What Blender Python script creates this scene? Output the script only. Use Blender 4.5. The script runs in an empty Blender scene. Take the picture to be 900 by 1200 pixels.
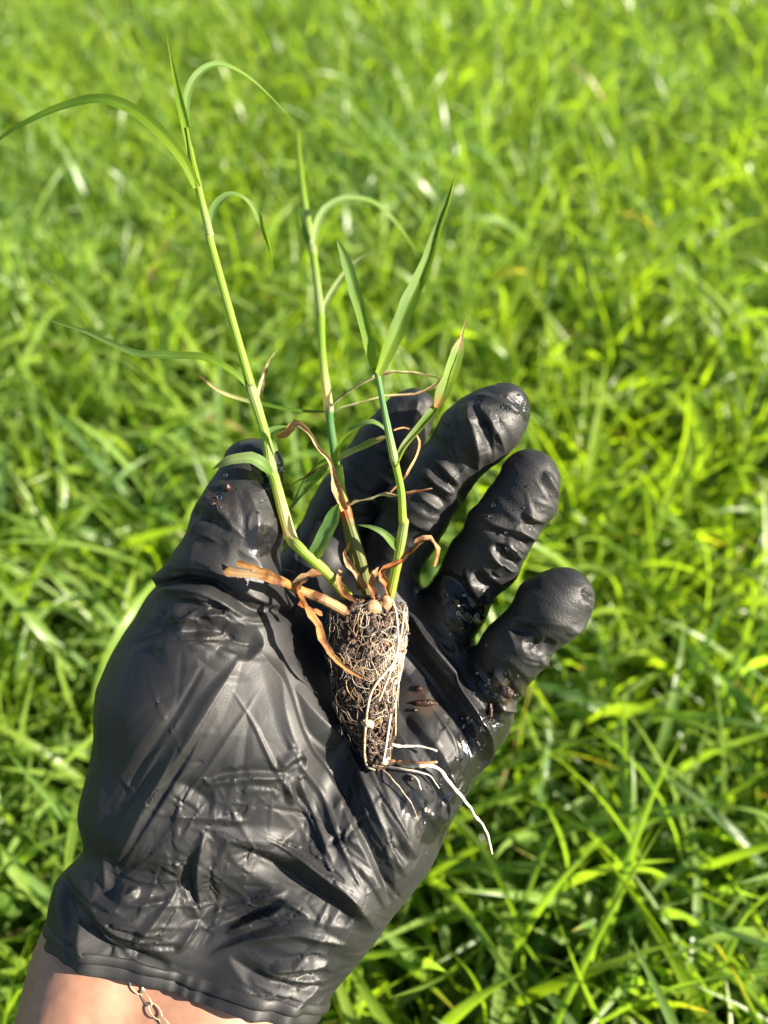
import bpy, bmesh, math, random
import numpy as np
from mathutils import Vector, Matrix

random.seed(7)
rng = np.random.default_rng(11)
scene = bpy.context.scene
col = scene.collection

# ------------------------------------------------------------------ camera
CAM_H = 0.65                      # metres above the soil
PITCH = math.radians(45)          # looking down
FOVV = math.radians(60)
HAND_D = 0.28                     # distance from lens to the palm
K = math.tan(FOVV / 2) / 600.0    # tangent per reference pixel (photo is 900 x 1200)
cam_d = bpy.data.cameras.new('camera')
cam = bpy.data.objects.new('camera', cam_d)
col.objects.link(cam)
cam.location = (0, 0, CAM_H)
cam.rotation_euler = (math.pi / 2 - PITCH, 0, 0)
cam_d.sensor_fit = 'VERTICAL'
cam_d.sensor_height = 36
cam_d.lens = 18 / math.tan(FOVV / 2)
cam_d.clip_start = 0.01
cam_d.clip_end = 2000
cam_d.dof.use_dof = True
cam_d.dof.focus_distance = 0.257
cam_d.dof.aperture_fstop = 7.6
scene.camera = cam

# ------------------------------------------------------------------ light
SUN_AZ = math.radians(104)         # clockwise from +Y (straight ahead), so to the right
SUN_EL = math.radians(27)
sun_vec = Vector((math.cos(SUN_EL) * math.sin(SUN_AZ), math.cos(SUN_EL) * math.cos(SUN_AZ), math.sin(SUN_EL)))
world = bpy.data.worlds.new('World')
scene.world = world
world.use_nodes = True
wn = world.node_tree.nodes
sky = wn.new('ShaderNodeTexSky')
sky.sky_type = 'NISHITA'
sky.sun_disc = False
sky.sun_elevation = SUN_EL
sky.sun_rotation = SUN_AZ
wn['Background'].inputs['Strength'].default_value = 0.05
world.node_tree.links.new(sky.outputs[0], wn['Background'].inputs['Color'])
sl = bpy.data.lights.new('sun', 'SUN')
sl.energy = 5.0
sl.angle = math.radians(0.5)
sl.color = (1.0, 0.90, 0.74)
so = bpy.data.objects.new('sun', sl)
col.objects.link(so)
so.rotation_euler = sun_vec.to_track_quat('Z', 'Y').to_euler()

scene.view_settings.view_transform = 'Standard'
scene.view_settings.look = 'None'
scene.view_settings.exposure = 2.25
scene.view_settings.gamma = 1.0
scene.view_settings.use_curve_mapping = False
scene.render.engine = 'CYCLES'
scene.cycles.use_denoising = True
scene.cycles.max_bounces = 8
scene.cycles.transmission_bounces = 6
scene.cycles.diffuse_bounces = 4
scene.cycles.caustics_reflective = False
scene.cycles.caustics_refractive = False

# ------------------------------------------------------------------ frames
# hand frame, millimetres: X right, Y up along the palm, Z out of the palm; the palm
# is held square to the line of sight 0.28 m from the lens
cp, sp = math.cos(PITCH), math.sin(PITCH)
RCAM = np.array([[1, 0, 0], [0, sp, -cp], [0, cp, sp]])     # columns: right, up, back
CLOC = np.array([0, 0, CAM_H])


def hp(px, py, Z=0.0):
    """a spot on the photo with a height above the palm plane -> hand frame (mm)"""
    d = HAND_D * 1000 - Z
    return np.array([(px - 450) * K * d, (600 - py) * K * d, Z])


def to_world(P):
    P = np.asarray(P, float)
    Q = P / 1000.0
    Q = Q.copy()
    Q[..., 2] = Q[..., 2] - HAND_D
    return Q @ RCAM.T + CLOC


# ------------------------------------------------------------------ object helpers
def tag(o, label=None, cat=None, group=None, kind=None):
    if label: o['label'] = label
    if cat: o['category'] = cat
    if group: o['group'] = group
    if kind: o['kind'] = kind
    return o


def empty(name, loc):
    o = bpy.data.objects.new(name, None)
    o.empty_display_size = 0.02
    o.location = loc
    col.objects.link(o)
    return o


def mesh_np(name, verts, faces, mat, parent=None, smooth=True, origin=None, uv=None, vcol=None):
    """verts in WORLD metres; object origin at `origin` (or the parent's world place)"""
    verts = np.asarray(verts, np.float32)
    if origin is None:
        origin = np.array(world_loc(parent)) if parent is not None else verts.mean(0)
    origin = np.asarray(origin, np.float32)
    me = bpy.data.meshes.new(name)
    loc = (verts - origin).astype(np.float32)
    if isinstance(faces, np.ndarray):
        nf, c = faces.shape
        me.vertices.add(len(loc)); me.vertices.foreach_set('co', loc.ravel())
        me.loops.add(nf * c); me.loops.foreach_set('vertex_index', faces.astype(np.int32).ravel())
        me.polygons.add(nf)
        me.polygons.foreach_set('loop_start', np.arange(0, nf * c, c, dtype=np.int32))
        me.update(calc_edges=True)
    else:
        me.from_pydata(loc.tolist(), [], [tuple(f) for f in faces])
    if smooth:
        me.polygons.foreach_set('use_smooth', np.ones(len(me.polygons), bool))
    if uv is not None:
        ul = me.uv_layers.new(name='UVMap')
        li = np.empty(len(me.loops), np.int32); me.loops.foreach_get('vertex_index', li)
        ul.data.foreach_set('uv', np.asarray(uv, np.float32)[li].ravel())
    if vcol is not None:
        at = me.attributes.new('tint', 'FLOAT_COLOR', 'POINT')
        at.data.foreach_set('color', np.asarray(vcol, np.float32).ravel())
    me.update()
    if mat is not None:
        me.materials.append(mat)
    o = bpy.data.objects.new(name, me)
    col.objects.link(o)
    if parent is not None:
        o.parent = parent
        pw = np.array(world_loc(parent))
        o.location = (origin - pw).tolist()
    else:
        o.location = origin.tolist()
    return o


def world_loc(o):
    v = Vector((0, 0, 0))
    while o is not None:
        v = v + o.location
        o = o.parent
    return v


# ------------------------------------------------------------------ noise (numpy)
def _hash(ix, iy, iz, s):
    n = (ix.astype(np.int64) * 374761393 + iy.astype(np.int64) * 668265263 + iz.astype(np.int64) * 2147483647 + s * 974634721)
    n = (n ^ (n >> 13)) & 0xffffffff
    n = (n * 1274126177) & 0xffffffff
    n = (n ^ (n >> 16)) & 0xffffffff
    return n / 4294967295.0


def vnoise(P, s=0):
    f = np.floor(P); t = P - f; t = t * t * (3 - 2 * t)
    ix, iy, iz = (f[..., i].astype(np.int64) for i in range(3))
    r = 0
    for dx in (0, 1):
        for dy in (0, 1):
            for dz in (0, 1):
                w = (t[..., 0] if dx else 1 - t[..., 0]) * (t[..., 1] if dy else 1 - t[..., 1]) * (t[..., 2] if dz else 1 - t[..., 2])
                r = r + w * _hash(ix + dx, iy + dy, iz + dz, s)
    return r * 2 - 1


def lnoise(P, s=0):
    """piecewise linear noise (tetrahedra): flat facets that meet in creases"""
    f = np.floor(P); t = P - f
    base = f.astype(np.int64)
    order = np.argsort(-t, axis=-1)
    ts = np.take_along_axis(t, order, -1)
    cur = base.copy()
    val = [_hash(cur[..., 0], cur[..., 1], cur[..., 2], s)]
    for i in range(3):
        o = order[..., i]
        for k in range(3):
            cur[..., k] += (o == k)
        val.append(_hash(cur[..., 0], cur[..., 1], cur[..., 2], s))
    r = val[0] * (1 - ts[..., 0]) + val[1] * (ts[..., 0] - ts[..., 1]) + val[2] * (ts[..., 1] - ts[..., 2]) + val[3] * ts[..., 2]
    return r * 2 - 1


ROT = np.array([[0.74, -0.48, 0.47], [0.58, 0.81, -0.09], [-0.34, 0.34, 0.88]])


def voro(P, s=0):
    """F1 and F2 distances"""
    f = np.floor(P)
    ix, iy, iz = (f[..., i].astype(np.int64) for i in range(3))
    f1 = np.full(P.shape[:-1], 9.0); f2 = f1.copy()
    for dx in (-1, 0, 1):
        for dy in (-1, 0, 1):
            for dz in (-1, 0, 1):
                a, b, c = ix + dx, iy + dy, iz + dz
                q = np.stack([a + _hash(a, b, c, s), b + _hash(a, b, c, s + 1), c + _hash(a, b, c, s + 2)], -1)
                d = np.sqrt(((q - P) ** 2).sum(-1))
                f2 = np.minimum(f2, np.maximum(f1, d))
                f1 = np.minimum(f1, d)
    return f1, f2


# ------------------------------------------------------------------ materials
def newmat(name):
    m = bpy.data.materials.new(name); m.use_nodes = True
    n = m.node_tree.nodes; l = m.node_tree.links
    return m, n, l, n['Principled BSDF'], n['Material Output']


def rampnode(n, stops):
    r = n.new('ShaderNodeValToRGB')
    e = r.color_ramp.elements
    e[0].position, e[0].color = stops[0][0], stops[0][1]
    e[1].position, e[1].color = stops[1][0], stops[1][1]
    for p, c in stops[2:]:
        x = e.new(p); x.color = c
    return r


def g(v): return (v, v, v, 1)


def mat_glove():
    m, n, l, b, out = newmat('black_nitrile')
    tc = n.new('ShaderNodeTexCoord')
    b.inputs['Base Color'].default_value = (0.011, 0.011, 0.0125, 1)
    b.inputs['Specular IOR Level'].default_value = 0.38
    b.inputs['Coat Weight'].default_value = 0.04
    b.inputs['Coat Roughness'].default_value = 0.30
    # roughness: satin, wet film where the tint mask says water ran
    at = n.new('ShaderNodeAttribute'); at.attribute_name = 'tint'
    ns = n.new('ShaderNodeTexNoise'); ns.inputs['Scale'].default_value = 90; ns.inputs['Detail'].default_value = 5
    l.new(tc.outputs['Object'], ns.inputs['Vector'])
    wet = n.new('ShaderNodeMath'); wet.operation = 'MULTIPLY_ADD'
    l.new(ns.outputs['Fac'], wet.inputs[0]); wet.inputs[1].default_value = 1.2
    sep = n.new('ShaderNodeSeparateColor'); l.new(at.outputs['Color'], sep.inputs['Color'])
    sub = n.new('ShaderNodeMath'); sub.operation = 'SUBTRACT'; l.new(sep.outputs[0], sub.inputs[0]); sub.inputs[1].default_value = 0.95
    l.new(sub.outputs[0], wet.inputs[2])
    rw = rampnode(n, [(0.0, g(0)), (0.12, g(1))]); l.new(wet.outputs[0], rw.inputs['Fac'])
    n2 = n.new('ShaderNodeTexNoise'); n2.inputs['Scale'].default_value = 45; n2.inputs['Detail'].default_value = 6
    l.new(tc.outputs['Object'], n2.inputs['Vector'])
    rr = rampnode(n, [(0.3, g(0.53)), (0.7, g(0.65))]); l.new(n2.outputs['Fac'], rr.inputs['Fac'])
    mx = n.new('ShaderNodeMix'); mx.data_type = 'FLOAT'
    l.new(rw.outputs['Color'], mx.inputs[0]); l.new(rr.outputs['Color'], mx.inputs[2]); mx.inputs[3].default_value = 0.2
    l.new(mx.outputs[0], b.inputs['Roughness'])
    # dust film that lightens the base a little in blotches
    dr = rampnode(n, [(0.4, (0.0065, 0.0065, 0.0075, 1)), (0.75, (0.011, 0.0105, 0.010, 1))]); l.new(n2.outputs['Fac'], dr.inputs['Fac'])
    # smeared mud where the plug has been handled (blue channel of the mask)
    mn = n.new('ShaderNodeTexNoise'); mn.inputs['Scale'].default_value = 130; mn.inputs['Detail'].default_value = 7
    l.new(tc.outputs['Object'], mn.inputs['Vector'])
    mm = n.new('ShaderNodeMath'); mm.operation = 'MULTIPLY_ADD'; l.new(mn.outputs['Fac'], mm.inputs[0]); mm.inputs[1].default_value = 1.3
    m2 = n.new('ShaderNodeMath'); m2.operation = 'SUBTRACT'; l.new(sep.outputs[2], m2.inputs[0]); m2.inputs[1].default_value = 1.42
    l.new(m2.outputs[0], mm.inputs[2])
    mr_ = rampnode(n, [(0.0, g(0)), (0.25, g(0.75))]); l.new(mm.outputs[0], mr_.inputs['Fac'])
    mc = n.new('ShaderNodeMix'); mc.data_type = 'RGBA'
    l.new(mr_.outputs['Color'], mc.inputs[0]); l.new(dr.outputs['Color'], mc.inputs[6]); mc.inputs[7].default_value = (0.040, 0.024, 0.014, 1)
    l.new(mc.outputs[2], b.inputs['Base Color'])
    # relief: fine grain (stronger on the finger grip zones = green channel) + small crumple
    gr = n.new('ShaderNodeTexNoise'); gr.inputs['Scale'].default_value = 1500; gr.inputs['Detail'].default_value = 2
    l.new(tc.outputs['Object'], gr.inputs['Vector'])
    vo = n.new('ShaderNodeTexNoise'); vo.inputs['Scale'].default_value = 170; vo.inputs['Detail'].default_value = 4
    try: vo.noise_type = 'RIDGED_MULTIFRACTAL'
    except Exception: pass
    mp = n.new('ShaderNodeMapping'); mp.inputs['Scale'].default_value = (0.28, 1.3, 1.0); mp.inputs['Rotation'].default_value = (0.785, 0.2, 0.5)
    l.new(tc.outputs['Object'], mp.inputs['Vector']); l.new(mp.outputs[0], vo.inputs['Vector'])
    b1 = n.new('ShaderNodeBump'); b1.inputs['Distance'].default_value = 0.0004; b1.inputs['Strength'].default_value = 0.13
    l.new(vo.outputs['Fac'], b1.inputs['Height'])
    b2 = n.new('ShaderNodeBump'); b2.inputs['Distance'].default_value = 0.00018
    ma = n.new('ShaderNodeMath'); ma.operation = 'MULTIPLY_ADD'; l.new(sep.outputs[1], ma.inputs[0]); ma.inputs[1].default_value = 0.55; ma.inputs[2].default_value = 0.22
    l.new(ma.outputs[0], b2.inputs['Strength'])
    l.new(gr.outputs['Fac'], b2.inputs['Height']); l.new(b1.outputs[0], b2.inputs['Normal'])
    l.new(b2.outputs[0], b.inputs['Normal']); l.new(b2.outputs[0], b.inputs['Coat Normal'])
    return m


def mat_leaf(name, colr, trans, tfac=0.4, rough=0.42, use_attr=False, blotch=None, veins=True, blotch_lo=0.52):
    m, n, l, b, out = newmat(name)
    if use_attr:
        at = n.new('ShaderNodeAttribute'); at.attribute_name = 'tint'
        csock = at.outputs['Color']
    else:
        rgb = n.new('ShaderNodeRGB'); rgb.outputs[0].default_value = (*colr, 1)
        csock = rgb.outputs[0]
    tc = n.new('ShaderNodeTexCoord')
    ns = n.new('ShaderNodeTexNoise'); ns.inputs['Scale'].default_value = 160; ns.inputs['Detail'].default_value = 4
    l.new(tc.outputs['Object'], ns.inputs['Vector'])
    if blotch:
        rp = rampnode(n, [(blotch_lo, g(0)), (blotch_lo + 0.13, g(1))]); l.new(ns.outputs['Fac'], rp.inputs['Fac'])
        mx = n.new('ShaderNodeMix'); mx.data_type = 'RGBA'
        l.new(rp.outputs['Color'], mx.inputs[0]); l.new(csock, mx.inputs[6]); mx.inputs[7].default_value = (*blotch, 1)
        csock = mx.outputs[2]
    if veins:
        uv = n.new('ShaderNodeUVMap')
        sx = n.new('ShaderNodeSeparateXYZ'); l.new(uv.outputs[0], sx.inputs[0])
        mu = n.new('ShaderNodeMath'); mu.operation = 'MULTIPLY'; l.new(sx.outputs[0], mu.inputs[0]); mu.inputs[1].default_value = 75
        sn = n.new('ShaderNodeMath'); sn.operation = 'SINE'; l.new(mu.outputs[0], sn.inputs[0])
        mr = n.new('ShaderNodeMapRange'); l.new(sn.outputs[0], mr.inputs[0])
        mr.inputs[1].default_value = -1; mr.inputs[2].default_value = 1; mr.inputs[3].default_value = 0.84; mr.inputs[4].default_value = 1.12
        hv = n.new('ShaderNodeHueSaturation'); l.new(csock, hv.inputs['Color']); l.new(mr.outputs[0], hv.inputs['Value'])
        csock = hv.outputs['Color']
        bp = n.new('ShaderNodeBump'); bp.inputs['Strength'].default_value = 0.25; bp.inputs['Distance'].default_value = 0.0002
        l.new(sn.outputs[0], bp.inputs['Height']); l.new(bp.outputs[0], b.inputs['Normal'])
    l.new(csock, b.inputs['Base Color'])
    b.inputs['Roughness'].default_value = rough
    b.inputs['Specular IOR Level'].default_value = 0.32
    tr = n.new('ShaderNodeBsdfTranslucent')
    if use_attr:
        mt = n.new('ShaderNodeMix'); mt.data_type = 'RGBA'; mt.blend_type = 'MULTIPLY'; mt.inputs[0].default_value = 1
        l.new(csock, mt.inputs[6]); mt.inputs[7].default_value = (*trans, 1)
        l.new(mt.outputs[2], tr.inputs['Color'])
    else:
        tr.inputs['Color'].default_value = (*trans, 1)
    ms = n.new('ShaderNodeMixShader'); ms.inputs[0].default_value = tfac
    l.new(b.outputs[0], ms.inputs[1]); l.new(tr.outputs[0], ms.inputs[2])
    l.new(ms.outputs[0], out.inputs['Surface'])
    return m


def mat_plain(name, c1, c2, scale, rough=0.7, bump=0.3, dist=0.0006, spec=0.4, detail=6, sss=0.0):
    m, n, l, b, out = newmat(name)
    tc = n.new('ShaderNodeTexCoord')
    ns = n.new('ShaderNodeTexNoise'); ns.inputs['Scale'].default_value = scale; ns.inputs['Detail'].default_value = detail
    l.new(tc.outputs['Object'], ns.inputs['Vector'])
    rp = rampnode(n, [(0.32, (*c1, 1)), (0.68, (*c2, 1))]); l.new(ns.outputs['Fac'], rp.inputs['Fac'])
    l.new(rp.outputs['Color'], b.inputs['Base Color'])
    b.inputs['Roughness'].default_value = rough
    b.inputs['Specular IOR Level'].default_value = spec
    if sss:
        b.inputs['Subsurface Weight'].default_value = sss
        b.inputs['Subsurface Radius'].default_value = (1.0, 0.35, 0.2)
        b.inputs['Subsurface Scale'].default_value = 0.004
    bp = n.new('ShaderNodeBump'); bp.inputs['Strength'].default_value = bump; bp.inputs['Distance'].default_value = dist
    l.new(ns.outputs['Fac'], bp.inputs['Height']); l.new(bp.outputs[0], b.inputs['Normal'])
    return m


M = {}
M['glove'] = mat_glove()
M['skin'] = mat_plain('skin', (0.22, 0.112, 0.072), (0.28, 0.145, 0.094), 260, 0.5, 0.12, 0.0005, 0.4, 5, sss=0.12)
M['gold'] = mat_plain('gold_chain', (0.85, 0.66, 0.42), (0.92, 0.74, 0.52), 500, 0.22, 0.05, 0.0001)
M['gold'].node_tree.nodes['Principled BSDF'].inputs['Metallic'].default_value = 0.75
M['stem'] = mat_leaf('green_stem', (0.17, 0.27, 0.035), (1.7, 1.55, 0.7), 0.42, 0.45, use_attr=True, veins=True)
M['stem'].node_tree.nodes  # colour varies along the stem through its tint
M['leaf'] = mat_leaf('green_leaf', (0.1, 0.2, 0.03), (2.1, 1.9, 0.5), 0.50, 0.48, use_attr=True)
M['dry'] = mat_leaf('dry_leaf', (0.3, 0.2, 0.08), (1.3, 1.0, 0.55), 0.28, 0.55, use_attr=True, blotch=(0.10, 0.035, 0.010), blotch_lo=0.50)
M['field'] = mat_leaf('field_grass', (0.1, 0.2, 0.03), (2.1, 2.15, 0.42), 0.54, 0.33, use_attr=True, veins=False)
M['peat'] = mat_plain('wet_peat', (0.008, 0.005, 0.004), (0.060, 0.030, 0.016), 900, 0.42, 1.0, 0.0016, 0.5, 8)
M['root'] = mat_plain('pale_root', (0.20, 0.135, 0.08), (0.46, 0.37, 0.26), 900, 0.5, 0.2, 0.0002)
M['rootw'] = mat_plain('white_root', (0.40, 0.34, 0.26), (0.62, 0.56, 0.47), 500, 0.38, 0.2, 0.0002)
M['rootb'] = mat_plain('brown_root', (0.14, 0.065, 0.025), (0.40, 0.24, 0.12), 500, 0.45, 0.3, 0.0003)
M['perlite'] = mat_plain('perlite', (0.24, 0.18, 0.11), (0.45, 0.37, 0.26), 1200, 0.8, 0.8, 0.0006)
M['crumb'] = mat_plain('soil_crumb', (0.006, 0.003, 0.002), (0.045, 0.016, 0.008), 1500, 0.3, 0.8, 0.0006)
M['soil'] = mat_plain('field_soil', (0.020, 0.018, 0.007), (0.055, 0.070, 0.018), 30, 0.9, 0.6, 0.01)


def mat_water():
    m, n, l, b, out = newmat('water_drop')
    b.inputs['Base Color'].default_value = (1, 1, 1, 1)
    b.inputs['Roughness'].default_value = 0.02
    b.inputs['IOR'].default_value = 1.33
    b.inputs['Transmission Weight'].default_value = 1.0
    return m


M['water'] = mat_water()

#@@GRASS
# ================================================================== the field
def make_field():
    gs = 300.0
    gv = np.array([[-gs, -gs, 0], [gs, -gs, 0], [gs, gs, 0], [-gs, gs, 0]], float)
    gnd = mesh_np('ground', gv, np.array([[0, 1, 2, 3]]), M['soil'], smooth=False, origin=(0, 0, 0))
    tag(gnd, 'dark soil under the grass field', 'ground', kind='structure')

    V = []; F = []; C = []; off = 0

    def blades(base, az, e0, bend, L, W, roll, colr, nseg, vfold, tipdry):
        nonlocal off
        N = len(L)
        t = np.linspace(0, 1, nseg + 1)[None, :]
        e = e0[:, None] - bend[:, None] * t ** 1.4
        a = az[:, None] + roll[:, None] * 0.6 * t
        dirs = np.stack([np.cos(e) * np.cos(a), np.cos(e) * np.sin(a), np.sin(e)], -1)
        step = (L / nseg)[:, None, None]
        pos = np.concatenate([np.zeros((N, 1, 3)), np.cumsum(0.5 * (dirs[:, 1:] + dirs[:, :-1]) * step, 1)], 1) + base[:, None, :]
        s = np.stack([-np.sin(a), np.cos(a), np.zeros_like(a)], -1)
        nrm = np.cross(dirs, s)
        tw = roll[:, None] * (0.4 + 1.0 * t)
        s2 = s * np.cos(tw)[..., None] + nrm * np.sin(tw)[..., None]
        n2 = np.cross(dirs, s2)
        prof = np.minimum(1, 0.55 + 2.2 * t) * np.clip((1 - t) / 0.55, 0, 1) ** 0.75
        prof = np.maximum(prof, 0.03)
        w = 0.5 * W[:, None] * prof
        le = pos + s2 * w[..., None]; ri = pos - s2 * w[..., None]
        if vfold:
            mid = pos - n2 * (0.35 * w)[..., None]
            P = np.stack([le, mid, ri], 2); c = 3
        else:
            P = np.stack([le, ri], 2); c = 2
        m = nseg + 1
        V.append(P.reshape(-1, 3))
        i0 = (np.arange(N) * m * c)[:, None, None] + (np.arange(nseg) * c)[None, :, None] + np.arange(c - 1)[None, None, :]
        q = np.stack([i0, i0 + 1, i0 + 1 + c, i0 + c], -1).reshape(-1, 4) + off
        F.append(q); off += N * m * c
        cc = np.repeat(np.repeat(colr[:, None, None, :], m, 1), c, 2).copy()
        dry = np.array([0.30, 0.22, 0.07])
        f = np.clip((t - (1 - tipdry[:, None])) / 0.08, 0, 1)[..., None, None]
        cc = cc * (1 - f) + dry * f
        C.append(np.concatenate([cc, np.ones(cc.shape[:-1] + (1,))], -1).reshape(-1, 4))

    def tillers(x, y, nleaf, nseg, vfold, culm=True, wk=1.0, up=0.0):
        n = len(x)
        P = np.stack([x, y, np.zeros(n)], -1)
        hgt = 0.178 * (1 + 0.16 * vnoise(P * 6 + 3, 5) + 0.10 * vnoise(P * 17, 6)) * rng.uniform(0.75, 1.15, n)
        taz = rng.uniform(0, 2 * np.pi, n); tl = rng.uniform(0.05, 0.75, n)
        cd = np.stack([np.sin(tl) * np.cos(taz), np.sin(tl) * np.sin(taz), np.cos(tl)], -1)
        hue = np.clip(0.55 + 0.35 * vnoise(P * 5, 9) + rng.normal(0, 0.22, n), 0, 1)
        phase = rng.uniform(0, 2 * np.pi, n)
        blue = np.array([0.108, 0.188, 0.070]); yel = np.array([0.178, 0.258, 0.024])
        for j in range(nleaf):
            fr = (0.22 + 0.78 * (j + rng.uniform(0, 0.6, n)) / nleaf)
            base = P + cd * (hgt * fr)[:, None]
            az = phase + np.pi * j + rng.normal(0, 0.5, n)
            L = rng.uniform(0.05, 0.135, n) * (0.75 + 0.5 * (1 - abs(fr - 0.6)))
            W = rng.uniform(0.0042, 0.0078, n) * wk
            e0 = np.radians(rng.uniform(22 + up, 86, n))
            bend = np.radians(rng.uniform(15, 165, n)) * rng.uniform(0.4, 1.1, n)
            roll = rng.normal(0, 0.95, n)
            h = np.clip(hue + 0.25 * (fr - 0.5) + rng.normal(0, 0.10, n), 0, 1)[:, None]
            c = blue * (1 - h) + yel * h
            c = c * rng.uniform(0.8, 1.15, n)[:, None]
            dead = (rng.random(n) < 0.003 + 0.04 * (fr < 0.4))
            c[dead] = np.array([0.34, 0.26, 0.11]) * rng.uniform(0.6, 1.1, dead.sum())[:, None]
            tip = np.where(rng.random(n) < 0.10, rng.uniform(0.02, 0.2, n), 0.0)
            blades(base, az, e0, bend, L, W, roll, c, nseg, vfold, tip)
        if culm:   # the stalk itself
            c = np.repeat(np.array([[0.13, 0.20, 0.035]]), n, 0)
            blades(P, taz, np.pi / 2 - tl, np.zeros(n), hgt * 1.05, rng.uniform(0.0022, 0.0032, n), np.zeros(n), c, 3, vfold, np.zeros(n))

    def region(x0, x1, y0, y1, dens, keep):
        n = int((x1 - x0) * (y1 - y0) * dens)
        x = rng.uniform(x0, x1, n); y = rng.uniform(y0, y1, n)
        k = keep(x, y)
        return x[k], y[k]

    near = lambda x, y: (np.abs(x) < 0.24 + 0.45 * np.clip(y + 0.15, 0, 9)) & (y > -0.12) & (y < 0.85)
    far = lambda x, y: (np.abs(x) < 0.30 + 0.46 * np.clip(y + 0.15, 0, 9)) & (y >= 0.85) & (y < 2.5)
    rest = lambda x, y: ~(near(x, y) | far(x, y))
    x, y = region(-0.9, 0.9, -0.15, 0.9, 4300, near)
    tillers(x, y, 6, 7, True, wk=0.92, up=6)
    x, y = region(-1.7, 1.7, 0.8, 2.5, 4200, far)
    tillers(x, y, 5, 5, False, wk=0.76, up=22)
    x, y = region(-2.6, 2.6, -1.2, 4.2, 480, rest)
    tillers(x, y, 3, 5, False, culm=False)
    V_ = np.concatenate(V); F_ = np.concatenate(F); C_ = np.concatenate(C)
    print('GRASS tris', len(F_) * 2)
    o = mesh_np('grass', V_, F_, M['field'], origin=(0, 0, 0), vcol=C_)
    tag(o, 'dense sunlit green grass field spreading behind and below the gloved hand', 'grass', kind='stuff')
    return o


make_field()
#@@HAND
# ================================================================== the hand: signed distance field -> mesh
def cone(a, b):
    return (hp(*a[:3]), a[3], hp(*b[:3]), b[3])


def chain(pts):
    return [cone(pts[i], pts[i + 1]) for i in range(len(pts) - 1)]


thumb = chain([(296, 550, 6, 9.6), (281, 610, 9, 12.8), (263, 682, 7, 16.0), (252, 735, 1, 22)])
thenar = chain([(252, 735, 1, 22), (237, 820, 0, 30), (218, 945, -2, 30), (158, 1088, 3, 26)])
thenar2 = chain([(272, 765, -1, 22), (303, 860, -3, 27), (292, 960, -4, 28)])
hypo = chain([(298, 1130, 2, 25), (372, 1030, -2, 24), (430, 965, -3, 22), (488, 880, -6, 19), (546, 832, -8, 14)])
mids = chain([(235, 1100, -4, 24), (300, 1010, -8, 22), (400, 840, -16, 16), (440, 700, -14, 13)]) + \
       chain([(360, 900, -10, 20), (350, 760, -16, 15)]) + chain([(420, 900, -12, 18), (500, 765, -12, 13)]) + \
       chain([(362, 695, -16, 13.5), (436, 710, -15, 13), (497, 770, -13, 13), (540, 840, -9, 13)])
index = chain([(362, 685, -16, 13.0), (405, 600, -17, 11.4), (455, 525, -21, 10.5), (481, 483, -23, 8.7)])
middle = chain([(440, 692, -14, 11.6), (495, 590, -2, 9.7), (516, 556, 1, 9.6), (550, 517, 4, 10.3), (577, 490, 6, 9.9), (589, 479, 6, 8.7)])
ring = chain([(505, 757, -12, 10.6), (535, 705, -5, 10.2), (567, 654, 2, 10.4), (590, 617, 6, 9.8), (611, 588, 8, 10.2), (621, 563, 9, 9.3)])
pinky = chain([(552, 828, -8, 11.0), (608, 754, 6, 9.6), (645, 714, 10, 9.7), (663, 697, 11, 8.9)])
GROUPS = [thenar + thenar2 + hypo + mids, thumb, index, middle, ring, pinky]
CUFF_P = hp(222, 1125, 0)
CUFF_A = np.array([-0.265, -0.920, 0.288])         # along the forearm, away from the fingers


def sd_cone(P, c):
    a, ra, b, rb = c
    ab = b - a; L2 = ab @ ab
    t = np.clip(((P - a) @ ab) / L2, 0, 1)
    d = P - a - t[..., None] * ab
    return np.sqrt((d * d).sum(-1)) - (ra + (rb - ra) * t)


def smin(a, b, k):
    h = np.clip(0.5 + 0.5 * (b - a) / k, 0, 1)
    return b * (1 - h) + a * h - k * h * (1 - h)


def sdf_groups(P, groups, k_in, k_out):
    tot = None
    for gi, gr in enumerate(groups):
        d = None
        for c in gr:
            e = sd_cone(P, c)
            d = e if d is None else smin(d, e, k_in)
        tot = d if tot is None else smin(tot, d, k_out)
    return tot


def sdf_hand(P):
    """palm first; each finger melts into the palm but not into its neighbour"""
    palm = None
    for c in GROUPS[0]:
        e = sd_cone(P, c); palm = e if palm is None else smin(palm, e, 9)
    tot = None
    for gi, gr in enumerate(GROUPS[1:]):
        d = None
        for c in gr:
            e = sd_cone(P, c); d = e if d is None else smin(d, e, 4)
        m = smin(palm, d, 4)
        tot = m if tot is None else np.minimum(tot, m)
    return tot


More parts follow.
